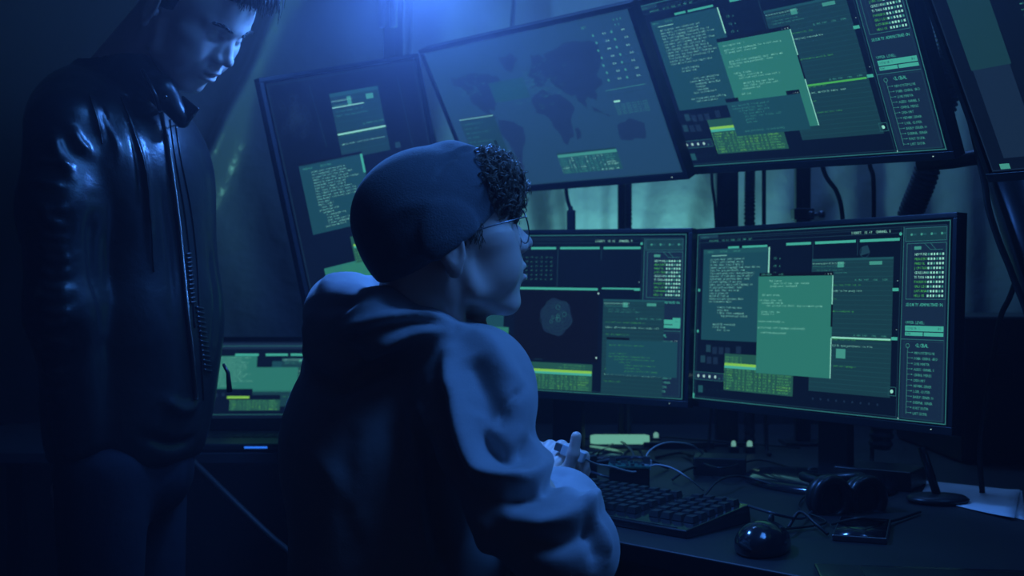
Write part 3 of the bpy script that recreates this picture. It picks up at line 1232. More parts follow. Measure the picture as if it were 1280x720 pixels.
POLES = [(0.27, 2.74), (0.52, 2.72), (0.665, 2.66)]
hung_monitor('C', ui_C(), 'tilted monitor with overlapping code windows, above the other code monitor', (0.665, 2.60), 1.60)
hung_monitor('D', ui_D(), 'tilted hazy monitor showing a dark world map', (0.268, 2.84), 1.60)
hung_monitor('E', ui_E(), 'upright monitor leaning left, hung beside the plastic drape', (-0.26, 2.78), 1.35, 0.336, 0.598)
hung_monitor('F', ui_F(), 'dim monitor cut off by the picture\'s right edge, seen at a slant', (1.13, 1.72), 1.50)

# ================================================================== PEOPLE
def head_sdf(Q, neck_to=None, look='young'):
    """a head in its own frame: x towards the face, z up, origin between the ear openings (metres)"""
    mm = 0.001
    Q = Q / mm
    ax = np.stack([Q[..., 0], np.abs(Q[..., 1]), Q[..., 2]], -1)      # mirrored half
    e = lambda c, r, R=None: s_ell(ax, c, r, R)
    c = lambda a, b, ra, rb=None: s_cap(ax, a, b, ra, rb)
    d = s_ell(Q, (-4, 0, 46), (94, 75, 80))
    d = smin(d, s_ell(Q, (34, 0, 48), (64, 66, 62)), 14)
    # mid face block
    d = smin(d, s_ell(Q, (46, 0, -6), (50, 58, 56)), 16)
    d = smin(d, s_ell(Q, (48, 0, -50), (44, 46, 40)), 16)
    # jaw
    d = smin(d, c((6, 53, -14), (20, 47, -54), 13, 11), 16)
    d = smin(d, c((20, 47, -54), (66, 17, -81), 11, 12), 14)
    d = smin(d, s_ell(Q, (74, 0, -79), (13, 19, 13)), 12)
    # cheekbones
    d = smin(d, e((58, 44, -2), (24, 17, 17)), 18)
    d = smin(d, e((66, 34, -26), (22, 20, 24)), 14)
    # brow
    d = smin(d, c((84, 12, 35), (74, 44, 36), 11, 9), 10)
    d = smin(d, s_ell(Q, (88, 0, 38), (11, 18, 13)), 10)
    # sockets
    d = smax(d, -e((97, 32, 18), (19, 16, 10.5)), 9)
    # eyeballs and lids
    eye = e((72.5, 31.5, 17), (13, 13, 12.5))
    d = smin(d, eye, 2.5)
    lid = smax(e((72.5, 31.5, 18), (15.2, 15, 13.5)), -(ax[..., 2] - 17.5 + (0.10 if look == 'young' else 0.5) * (ax[..., 0] - 72)), 1.5)
    d = smin(d, lid, 2.0)
    low = smax(e((72.5, 31.5, 16.5), (14.2, 14.4, 13)), (ax[..., 2] - 11.5), 1.5)
    d = smin(d, low, 2.5)
    # nose
    d = smin(d, s_cap(Q, (88, 0, 27), (106, 0, -5), 6.5, 8.5), 7)
    d = smin(d, s_ell(Q, (108.5, 0, -10), (10.5, 9.5, 9)), 5)
    d = smin(d, e((98, 10.5, -14), (11, 7.5, 7.5)), 4)
    d = smin(d, c((88, 8, 10), (96, 12, -12), 8, 7), 8)
    d = smax(d, -e((102, 6, -19.5), (6, 3.3, 3.6)), 2.5)
    # muzzle and lips
    d = smin(d, s_ell(Q, (80, 0, -40), (20, 27, 20)), 10)
    d = smin(d, s_cap(Q, (96, 0, -20), (97, 0, -32), 4.5, 5), 6)
    d = smin(d, e((93.5, 7, -37.5), (9.5, 12, 5.2)), 4)
    d = smin(d, s_ell(Q, (95, 0, -37.5), (9.5, 9, 4.6)), 3)
    d = smin(d, s_ell(Q, (92.5, 0, -51.5), (10.5, 17, 6.8)), 3.5)
    gap = 3.0 if look == 'young' else 2.0
    d = smax(d, -s_ell(Q, (100, 0, -44.3), (16, 21, gap)), 2.4)
    d = smax(d, -s_ell(Q, (100, 0, -64), (9, 24, 5.5)), 7)
    # cheek hollow
    d = smin(d, e((50, 42, -38), (26, 15, 24)), 16)
    # ears
    R = rotz(math.radians(15))
    ear = e((-6, 79, 4), (17, 5, 31), R)
    ear = smin(ear, e((-6, 75, -24), (9, 5.5, 10), R), 5)
    ear = smax(ear, -e((-3, 85, 6), (11, 5, 22), R), 3)
    ear = smin(ear, e((-8, 78, 2), (7, 4, 15), R), 3)
    ear = smin(ear, e((4, 74, -2), (5, 5, 7)), 3)
    d = smin(d, ear, 3)
    # neck
    nb = (-42, 0, -150) if neck_to is None else tuple(v / mm for v in neck_to)
    d = smin(d, s_cap(Q, (-22, 0, -28), nb, 55, 60), 18)
    d = smin(d, c((-14, 48, -20), (nb[0] + 55, 14, nb[2] + 5), 15, 13), 14)
    d = smin(d, s_ell(Q, ((nb[0] + 2 * 26) / 3 + 30, 0, -105), (13, 12, 16)), 12)
    d = smax(d, -(Q[..., 2] - (nb[2] + 8)), 8) if neck_to is None else d
    return d * mm


def head_mesh(M, look='young', neck_to=None, h=0.0021, scale=1.0):
    nb = (-0.042, 0, -0.150) if neck_to is None else neck_to
    lo = (min(-0.115, nb[0] - 0.075), -0.098 - abs(nb[1]), nb[2] - 0.075)
    V, Fq = surface(lambda q: head_sdf(q, neck_to, look), lo, (0.128, 0.098 + abs(nb[1]), 0.137), h)
    V = relax(V, Fq, 1, 0.5)
    L = V.copy()
    V = (V * scale) @ M[:3, :3].T + M[:3, 3]
    return V, Fq, L


def hand_caps(wrist, f, n, side, curl, spread=0.0, thumb=None, size=1.0):
    """capsules of a hand. f: wrist to knuckles, n: out of the back of the hand, side +1 puts the thumb on the f x n side"""
    f = np.array(f, float); f /= np.linalg.norm(f)
    n = np.array(n, float); n -= f * (n @ f); n /= np.linalg.norm(n)
    a = np.cross(f, n) * side          # towards the thumb
    w = np.array(wrist, float)
    s = size
    caps = []
    lens = [(.040, .025, .020), (.044, .028, .021), (.041, .026, .020), (.033, .020, .018)]
    offs = [.030, .010, -.010, -.029]
    base = [.088, .091, .086, .078]
    rad = [.0088, .0090, .0085, .0076]
    for i in range(4):
        p0 = w + a * offs[i] * 0.7 * s + f * 0.018 * s
        p = w + (a * offs[i] + f * base[i]) * s
        caps.append((p0, p, .0135 * s, .0112 * s))
        ang = 0.0
        sp = spread * (1.5 - i)
        for j in range(3):
            ang += curl[i][j]
            dr = (f * math.cos(ang) - n * math.sin(ang)) + a * sp * (1 if j == 0 else 0.5)
            dr /= np.linalg.norm(dr)
            q = p + dr * lens[i][j] * s
            r0 = rad[i] * (1 - 0.07 * j) * s
            caps.append((p, q, r0, r0 * 0.93))
            p = q
    # thumb: leaves the side of the palm near its base
    t0 = w + (a * 0.022 + f * 0.020 - n * 0.006) * s
    th = thumb or ((0.75, 0.60, -0.25), (0.45, 0.88, -0.2), (0.2, 0.95, -0.25))
    ls = (.045, .033, .027)
    rr = (.0125, .0100, .0092)
    p = t0
    for j in range(3):
        dr = a * th[j][0] + f * th[j][1] + n * th[j][2]
        dr /= np.linalg.norm(dr)
        q = p + dr * ls[j] * s
        caps.append((p, q, rr[j] * s, rr[j] * 0.92 * s))
        p = q
    return caps


def caps_sdf(Q, caps, k=0.004):
    d = None
    for a, b, ra, rb in caps:
        e = s_cap(Q, a, b, ra, rb)
        d = e if d is None else smin(d, e, k)
    return d


def caps_mesh(caps, h=0.0016, k=0.004):
    P_ = np.array([c[0] for c in caps] + [c[1] for c in caps])
    mr = max(max(c[2], c[3]) for c in caps) + 0.02
    lo, hi = P_.min(0) - mr, P_.max(0) + mr
    V, Fq = surface(lambda q: caps_sdf(q, caps, k), lo, hi, h)
    return relax(V, Fq, 1, 0.4), Fq


def join(parts):
    Vs, Fs, n = [], [], 0
    for V, Fq in parts:
        Vs.append(V)
        Fs.append(np.asarray(Fq) + n)
        n += len(V)
    return np.concatenate(Vs), np.concatenate(Fs)


def cloth(fn, lo, hi, h, lines=(), it=2):
    V, Fq = surface(fn, lo, hi, h)
    V = relax(V, Fq, it, 0.5)
    N = vnormals(V, Fq)
    bv = bvh_of(V, Fq)
    V = folds(V, N, [([onto(bv, ((p[0] / p[1]) * F_PX + 640, 360 - (p[2] - EYE[2]) / p[1] * F_PX), 0, p[1]) for p in pts], a, w) for pts, a, w in lines])
    return relax(V, Fq, 1, 0.35), Fq


# ------------------------------------------------------------------ the seated person in the beanie
def build_seated():
    yaw, pitch, roll = math.radians(17), math.radians(11), 0
    R = rotz(yaw) @ roty(-pitch)
    sc = 1.03
    nose = P(665.5, 304, 1.53)
    M = mat4(R, nose - R @ (np.array([0.1185, 0, -0.012]) * sc))
    Mi = np.linalg.inv(M)
    nb_w = P(508, 462, 1.56)
    nb = (Mi @ np.append(nb_w, 1))[:3] / sc
    hv, hf, L = head_mesh(M, 'young', tuple(nb), scale=sc)

    def hp(x, y, z):       # a point of the head's frame (mm) in the room
        return M[:3, :3] @ (np.array([x, y, z]) * 0.001 * sc) + M[:3, 3]

    # hidden trunk of the body, arms and hands
    shL, elL, wrL = P(446, 478, 1.73), P(500, 612, 1.90), P(658, 602, 1.80)
    shR, elR, wrR = P(588, 500, 1.47), P(704, 684, 1.38), P(642, 618, 1.82)
    hip = np.array([-0.20, 1.58, 0.53])
    chest = P(495, 560, 1.61)
    trunk = [(hip, chest, 0.09, 0.09), (chest, nb_w, 0.08, 0.045), (shL, shR, 0.03, 0.03),
             (shL, elL, 0.034, 0.030), (shR, elR, 0.034, 0.030)]
    tv, tf = caps_mesh(trunk, 0.009, 0.02)
    # left hand: palm down over the desk edge, thumb on the right, fingers closed on the adapter
    fL = P(700, 568, 1.86) - wrL
    capsL = [(elL, wrL, 0.034, 0.0255), (wrL - fL * 0.25, wrL + fL * 0.3, 0.026, 0.024)]
    capsL += hand_caps(wrL, fL + np.array([0, 0.0, 0.02]), (-0.25, -0.45, 0.85), 1, [(0.95, 1.0, .5), (0.9, 1.05, .6), (0.85, 1.05, .6), (0.8, 1.0, .6)], 0.05,
                       thumb=((0.90, 0.30, 0.35), (0.35, 0.45, 0.85), (0.10, 0.55, 0.80)), size=0.95)
    lv, lf = caps_mesh(capsL, 0.0017, 0.006)
    fR = np.array([0.30, 0.85, -0.10])
    capsR = [(elR, wrR, 0.036, 0.0265)] + hand_caps(wrR, fR, (0.1, -0.1, 1), -1, [(0.35, .5, .3)] * 4, 0.05, size=0.95)
    rv, rf = caps_mesh(capsR, 0.002, 0.006)
    V, Fq = join([(hv, hf), (tv, tf), (lv, lf), (rv, rf)])
    base = (hip[0], hip[1], 0.0)
    # legs and feet inside the trousers
    body = obj('person', V, Fq, 'skin', origin=base)
    tag(body, 'seated person in beanie, round glasses and hoodie, turned to the screens, holding an adapter', 'person')

    # eyes, lips, brows
    for y in (-31.5, 31.5):
        eb = MB()
        eb.lathe(hp(72.9, y, 17), [(0.0001, -0.0128), (0.006, -0.0113), (0.0104, -0.0075), (0.0128, 0), (0.0104, 0.0075), (0.006, 0.0113), (0.0001, 0.0128)], 20)
        c = hp(84.6, y, 16.6)
        ee = eb.build('eyeball', 'eye_white', body)
        ir = MB().lathe(hp(84.2, y, 17), [(0.0056, 0), (0.004, 0.0012), (0.0001, 0.0018)], 18,
                        axis=np.stack([M[:3, 1], M[:3, 2], M[:3, 0]], 1))
        ir.build('iris', 'eye_dark', ee)
    br = MB()
    for sgn in (-1, 1):
        for k in range(46):
            t = k / 45
            p = np.array([100 - 14 * t, sgn * (12 + 36 * t), 34 + 7 * math.sin(t * 2.4)])
            q = p + np.array([-1.5, sgn * 6, 2.5 - 3 * t]) + rng.randn(3) * 0.6
            br.tube([hp(*p), hp(*(p * 0.5 + q * 0.5 + np.array([0.6, 0, 0]))), hp(*q)], [0.0006, 0.0006, 0.0002], 4)
    br.build('eyebrows', 'hair_brown', body)

    # ---- beanie: knitted cap drawn over the ears and the nape
    def bsdf(Q):
        q = (Q - M[:3, 3].astype(np.float32)) @ M[:3, :3].astype(np.float32) / (0.001 * sc)
        d = s_ell(q, (-4, 0, 46), (99, 80, 84))
        d = smin(d, s_ell(q, (36, 0, 54), (60, 68, 66)), 14)
        d = smin(d, s_ell(q, (-46, 0, 8), (45, 62, 52)), 20)
        d = smin(d, s_ell(q, (-4, 76, 12), (34, 9, 34)), 18)
        d = smin(d, s_ell(q, (-4, -76, 12), (34, 9, 34)), 18)
        d = smin(d, s_ell(q, (34, 0, 104), (26, 30, 26)), 16)
        # brim plane: high over the forehead, low at the nape
        x, z = q[..., 0], q[..., 2]
        pl = -(z - (0 + 0.46 * x + 0.0016 * x * x)) * 0.9
        d = smax(d, pl, 6)
        d = smax(d, x - 78, 12)
        return d * 0.001
    bl, bf = cloth(bsdf, M[:3, 3] - (0.16, 0.14, 0.12), M[:3, 3] + (0.14, 0.14, 0.18), 0.0026,
                   [([P(592, 187, 1.50), P(572, 193, 1.47), P(556, 205, 1.45), P(545, 222, 1.44)], -0.0045, 0.004),
                    ([P(600, 188, 1.50), P(584, 186, 1.48), P(566, 200, 1.46)], 0.003, 0.010),
                    ([P(470, 300, 1.47), P(500, 262, 1.44), P(560, 252, 1.44)], 0.002, 0.010),
                    ([P(480, 332, 1.48), P(520, 318, 1.44), P(575, 292, 1.44)], 0.002, 0.006)])
    obj('beanie', bl, bf, 'beanie_knit', body)
    # ---- curls spilling from the front of the beanie
    hair = MB()

    def hs(Q):
        q = (Q - M[:3, 3].astype(np.float32)) @ M[:3, :3].astype(np.float32) / (0.001 * sc)
        d = s_ell(q, (58, 0, 84), (38, 54, 32))
        d = smin(d, s_ell(q, (82, 0, 66), (20, 46, 24)), 12)
        return d * 0.001
    sv, sf = surface(hs, M[:3, 3] - (0.05, 0.1, 0.0), M[:3, 3] + (0.16, 0.1, 0.17), 0.004)
    hair.add(sv, sf.tolist())
    r = np.random.RandomState(5)
    for k in range(520):
        th = r.uniform(-1.75, 1.5)
        ph = r.uniform(-0.95, 1.1)
        base_l = np.array([63 + 42 * math.cos(th) * math.cos(ph), 62 * math.sin(th) * math.cos(ph), 65 + 46 * math.sin(ph)])
        outw = np.array([math.cos(th) * math.cos(ph), math.sin(th) * math.cos(ph), math.sin(ph) * 0.8])
        down = np.array([0.25, 0, -1.0])
        axis = outw * 0.55 + down * r.uniform(0.0, 0.8) + r.randn(3) * 0.55
        axis /= np.linalg.norm(axis)
        u = np.cross(axis, (0.3, 0.8, 0.2)); u /= np.linalg.norm(u)
        w = np.cross(axis, u)
        R0 = r.uniform(4.5, 10.0)
        turns = r.uniform(1.0, 2.0)
        pitchk = r.uniform(5, 11)
        n = int(14 * turns)
        ph0 = r.uniform(0, 6.28)
        strands = 4
        for q_ in range(strands):
            pts, rad = [], []
            off = r.randn(3) * 0.9
            for i in range(n):
                t = i / (n - 1)
                a = ph0 + t * turns * 2 * PI
                rr_ = R0 * (1 - 0.3 * t)
                p = base_l + off + outw * 3 + axis * t * turns * pitchk + (u * math.cos(a) + w * math.sin(a)) * rr_
                pts.append(hp(*p))
                rad.append(0.0006 * (1 - 0.6 * t * t))
            hair.tube(pts, rad, 3)
    # short dark hair at the temple and sideburn
    for k in range(160):
        y = -1 if k % 2 else 1
        p = np.array([r.uniform(12, 40), y * r.uniform(66, 71), r.uniform(4, 42)])
        q = p + np.array([r.uniform(-6, 2), y * 1.5, -r.uniform(6, 12)])
        hair.tube([hp(*p), hp(*((p + q) / 2 + np.array([0, y * 1.5, 0]))), hp(*q)], [0.0007, 0.0007, 0.0003], 4)
    hair.build('hair', 'hair_brown', body)

    # ---- round wire glasses
    gl = MB()
    fr = np.stack([M[:3, 1], M[:3, 2], M[:3, 0]], 1)
    for y in (-32, 32):
        ring = []
        for k in range(36):
            a = 2 * PI * k / 36
            ring.append(hp(103 - 0.0035 * y * y + 0.0 * 1, y, 12) + (M[:3, 1] * math.cos(a) * 0.0235 + M[:3, 2] * math.sin(a) * 0.0225))
        gl.tube(ring, 0.0009, 8, closed=True)
        s = 1 if y > 0 else -1
        gl.tube([hp(99, s * 56, 20), hp(94, s * 66, 22), hp(60, s * 74, 20), hp(0, s * 79, 14), hp(-14, s * 78, 0)], 0.0010, 8)
    gl.tube(spline([hp(100, -10, 16), hp(106, -5, 22), hp(107, 0, 23), hp(106, 5, 22), hp(100, 10, 16)], 12), 0.0009, 8)
    g = gl.build('glasses', 'steel', body)
    mlens = mat('lens_glass', (0.9, 0.95, 1.0), 0.03)
    mlens.node_tree.nodes['Principled BSDF'].inputs['Alpha'].default_value = 0.12
    for y in (-32, 32):
        lz = MB().lathe(hp(103 - 0.0035 * y * y, y, 12), [(0.0225, -0.0006), (0.0225, 0.0006)], 30, axis=fr)
        lz.build('lens', 'lens_glass', g)

    # ---- hoodie
    def hsd(Q):
        sp = lambda pts, rad, k: s_path(Q, pts, rad, k)
        # trunk
        d = s_ell(Q, P(500, 700, 1.60), (0.150, 0.15, 0.26))
        d = smin(d, s_ell(Q, P(497, 545, 1.60), (0.150, 0.145, 0.17)), 0.05)
        d = smin(d, s_ell(Q, P(428, 560, 1.66), (0.076, 0.11, 0.10)), 0.05)
        # shoulders
        d = smin(d, s_cap(Q, P(450, 455, 1.74), P(600, 482, 1.47), 0.075, 0.066), 0.05)
        d = smin(d, s_cap(Q, P(520, 440, 1.58), P(590, 462, 1.48), 0.060, 0.050), 0.04)
        # near arm with its bunched sleeve
        arm = s_path(Q, [P(594, 490, 1.455), P(606, 552, 1.42), P(644, 632, 1.385), P(706, 688, 1.37)], [0.064, 0.054, 0.052, 0.056], 0.03)
        arm = smin(arm, s_path(Q, [P(708, 684, 1.37), P(700, 640, 1.55), P(656, 616, 1.77)], [0.056, 0.052, 0.038], 0.03), 0.03)
        arm = smin(arm, s_ell(Q, P(634, 506, 1.43), (0.034, 0.05, 0.034)), 0.016)
        arm = smin(arm, s_ell(Q, P(648, 574, 1.43), (0.038, 0.05, 0.024)), 0.014)
        arm = smin(arm, s_ell(Q, P(674, 614, 1.45), (0.028, 0.05, 0.020)), 0.014)
        arm = smin(arm, s_path(Q, [P(694, 622, 1.60), P(730, 644, 1.50), P(754, 686, 1.42)], [0.012, 0.016, 0.016], 0.02), 0.018)
        d = smin(d, arm, 0.03)
        # far arm reaching to the desk
        d = smin(d, s_path(Q, [P(440, 470, 1.74), P(500, 600, 1.87), P(585, 606, 1.86), P(638, 602, 1.83)], [0.070, 0.058, 0.052, 0.040], 0.03), 0.03)
        # folded-back hood: collar round the neck and the sack behind it
        d = smin(d, s_path(Q, [P(575, 425, 1.50), P(540, 412, 1.46), P(480, 400, 1.46), P(430, 398, 1.52), P(425, 385, 1.62), P(470, 385, 1.68), P(540, 400, 1.66)],
                           [0.018, 0.024, 0.036, 0.040, 0.040, 0.032, 0.022], 0.03), 0.020)
        d = smin(d, s_ell(Q, P(424, 392, 1.57), (0.046, 0.085, 0.048)), 0.014)
        d = smin(d, s_ell(Q, P(438, 440, 1.57), (0.060, 0.09, 0.062)), 0.014)
        d = smin(d, s_ell(Q, P(500, 395, 1.50), (0.055, 0.04, 0.030), rotz(0.0)), 0.02)
        # the neck's opening
        d = smax(d, -s_cap(Q, P(545, 352, 1.58), P(512, 432, 1.58), 0.070, 0.052), 0.012)
        return d
    def L_(px, amp, wid):
        return ([P(a, b, 1.45) for a, b in px], amp, wid)
    lines = [
        # hood: rim, two crests and the valleys between
        L_([(384, 356), (412, 350), (470, 352), (520, 370), (572, 405)], 0.008, 0.010),
        L_([(385, 385), (430, 380), (490, 376), (540, 386), (572, 404)], -0.009, 0.009),
        L_([(425, 416), (455, 404), (482, 396), (530, 394), (572, 408)], 0.012, 0.008),
        L_([(396, 432), (440, 422), (482, 411), (530, 403), (566, 410)], -0.013, 0.007),
        L_([(425, 462), (455, 444), (482, 428), (530, 412), (578, 411)], 0.012, 0.009),
        L_([(384, 462), (400, 476), (425, 486), (470, 462), (520, 436)], -0.014, 0.011),
        L_([(384, 400), (386, 430), (386, 455)], 0.008, 0.012),
        # shoulder crest and the sleeve's seam
        L_([(578, 411), (610, 424), (632, 458), (657, 487)], 0.007, 0.014),
        L_([(655, 486), (642, 497), (633, 512), (628, 530)], -0.009, 0.004),
        L_([(585, 440), (600, 470), (615, 505), (628, 545)], -0.016, 0.016),
        # long fold from the armpit sweeping under the sleeve
        L_([(560, 440), (562, 470), (571, 500), (580, 545), (598, 585), (632, 600), (668, 592), (697, 566)], 0.022, 0.011),
        L_([(600, 510), (610, 555), (640, 572), (664, 560), (668, 543)], -0.022, 0.012),
        L_([(545, 470), (552, 520), (562, 570), (590, 612)], -0.014, 0.012),
        # second bunch over the forearm
        L_([(622, 622), (660, 622), (692, 604), (702, 592)], -0.020, 0.010),
        L_([(640, 648), (680, 655), (716, 646), (738, 628), (742, 618)], 0.018, 0.010),
        L_([(652, 676), (695, 680), (730, 668), (748, 650)], -0.012, 0.010),
        L_([(718, 622), (740, 645), (756, 672), (760, 700)], 0.008, 0.008),
        L_([(732, 655), (742, 680), (744, 705)], -0.009, 0.007),
        # back
        L_([(512, 500), (520, 530), (518, 580), (522, 640), (532, 685), (548, 718)], 0.015, 0.010),
        L_([(522, 500), (535, 520), (548, 545)], 0.010, 0.008),
        L_([(538, 560), (536, 610), (548, 680), (560, 715)], -0.010, 0.012),
        L_([(498, 520), (500, 580), (504, 650)], -0.008, 0.012),
        L_([(440, 520), (430, 590), (445, 680)], -0.005, 0.018),
        L_([(380, 560), (420, 600), (470, 690)], 0.004, 0.016),
        L_([(590, 640), (604, 670), (620, 712)], 0.008, 0.012),
    ]
    V, Fq = cloth(hsd, (-0.36, 1.25, 0.54), (0.17, 1.97, 1.13), 0.0046, lines, 2)
    ho = obj('hoodie', V, Fq, 'hoodie_cloth', body)
    # ribbed cuffs
    for (a, b, ra) in ((P(634, 602, 1.833), P(652, 605, 1.805), 0.033), (P(656, 617, 1.76), P(648, 618, 1.80), 0.034)):
        ax_ = b - a
        L_ = np.linalg.norm(ax_)
        ax_ /= L_
        u = np.cross(ax_, (0, 0, 1)); u /= np.linalg.norm(u)
        fm = np.stack([u, np.cross(ax_, u), ax_], 1)
        c = MB()
        ns = 60
        rows = [(ra, -0.01), (ra * 1.04, 0.0), (ra, L_), (ra * 0.95, L_ + 0.008), (ra * 0.86, L_ + 0.006)]
        VV, FF = [], []
        for rr_, hh in rows:
            for k in range(ns):
                an = 2 * PI * k / ns
                q = rr_ * (1 + (0.025 if k % 2 else 0))
                VV.append([q * math.cos(an), q * math.sin(an), hh])
        for i in range(len(rows) - 1):
            for k in range(ns):
                FF.append([i * ns + k, i * ns + (k + 1) % ns, (i + 1) * ns + (k + 1) % ns, (i + 1) * ns + k])
        FF.append(list(range(ns)))
        c.add(np.array(VV) @ fm.T + a, FF)
        c.build('cuff', 'hoodie_rib', ho)
    # trousers: lap, bent knees under the desk
    kneeL, kneeR = np.array([-0.02, 2.02, 0.50]), np.array([0.14, 1.84, 0.50])
    ankL, ankR = np.array([0.02, 2.08, 0.10]), np.array([0.20, 1.90, 0.10])
    hl, hr = hip + (-0.06, 0.08, 0.0), hip + (0.06, -0.06, 0.0)
    V, Fq = caps_mesh([(hip, hip + (0, 0, 0.05), 0.16, 0.15), (hl, kneeL, 0.088, 0.062), (hr, kneeR, 0.088, 0.062), (kneeL, ankL, 0.06, 0.048),
                       (kneeR, ankR, 0.06, 0.048)], 0.010, 0.04)
    obj('trousers', V, Fq, 'denim', body)
    for a in (ankL, ankR):
        t_ = a + np.array([0.09, 0.11, -0.06])
        V, Fq = caps_mesh([(a + (-.02, -.02, -0.05), t_, 0.045, 0.036), (a, a + (0, 0, -0.05), 0.045, 0.045)], 0.007, 0.02)
        V[:, 2] = np.maximum(V[:, 2], 0.002)
        obj('shoe', V, Fq, 'shoe', body)
    # swivel stool he sits on
    st = thing('swivel_stool', 'dark swivel stool under the seated person in the hoodie', 'stool', (hip[0], hip[1], 0))
    c0 = np.array([hip[0], hip[1], 0])
    MB().lathe(c0, [(0.02, 0.30), (0.19, 0.31), (0.20, 0.34), (0.18, 0.372), (0.05, 0.378)], 32).build('seat', 'leather', st)
    MB().lathe(c0, [(0.026, 0.06), (0.026, 0.31)], 16).build('column', 'steel', st)
    for k in range(5):
        a = 2 * PI * k / 5
        d_ = np.array([math.cos(a), math.sin(a), 0])
        lg = MB().tube([c0 + (0, 0, 0.09), c0 + d_ * 0.27 + (0, 0, 0.065)], [0.022, 0.015], 8).build('leg', 'dark_metal', st)
        MB().lathe(c0 + d_ * 0.27 + np.array([0, -0.01, 0.027]), [(0.026, 0), (0.026, 0.02)], 16,
                   axis=np.array([[1, 0, 0], [0, 0, 1], [0, 1, 0]])).build('caster', 'rubber', lg)
    return hp, M


hp1, M1 = build_seated()


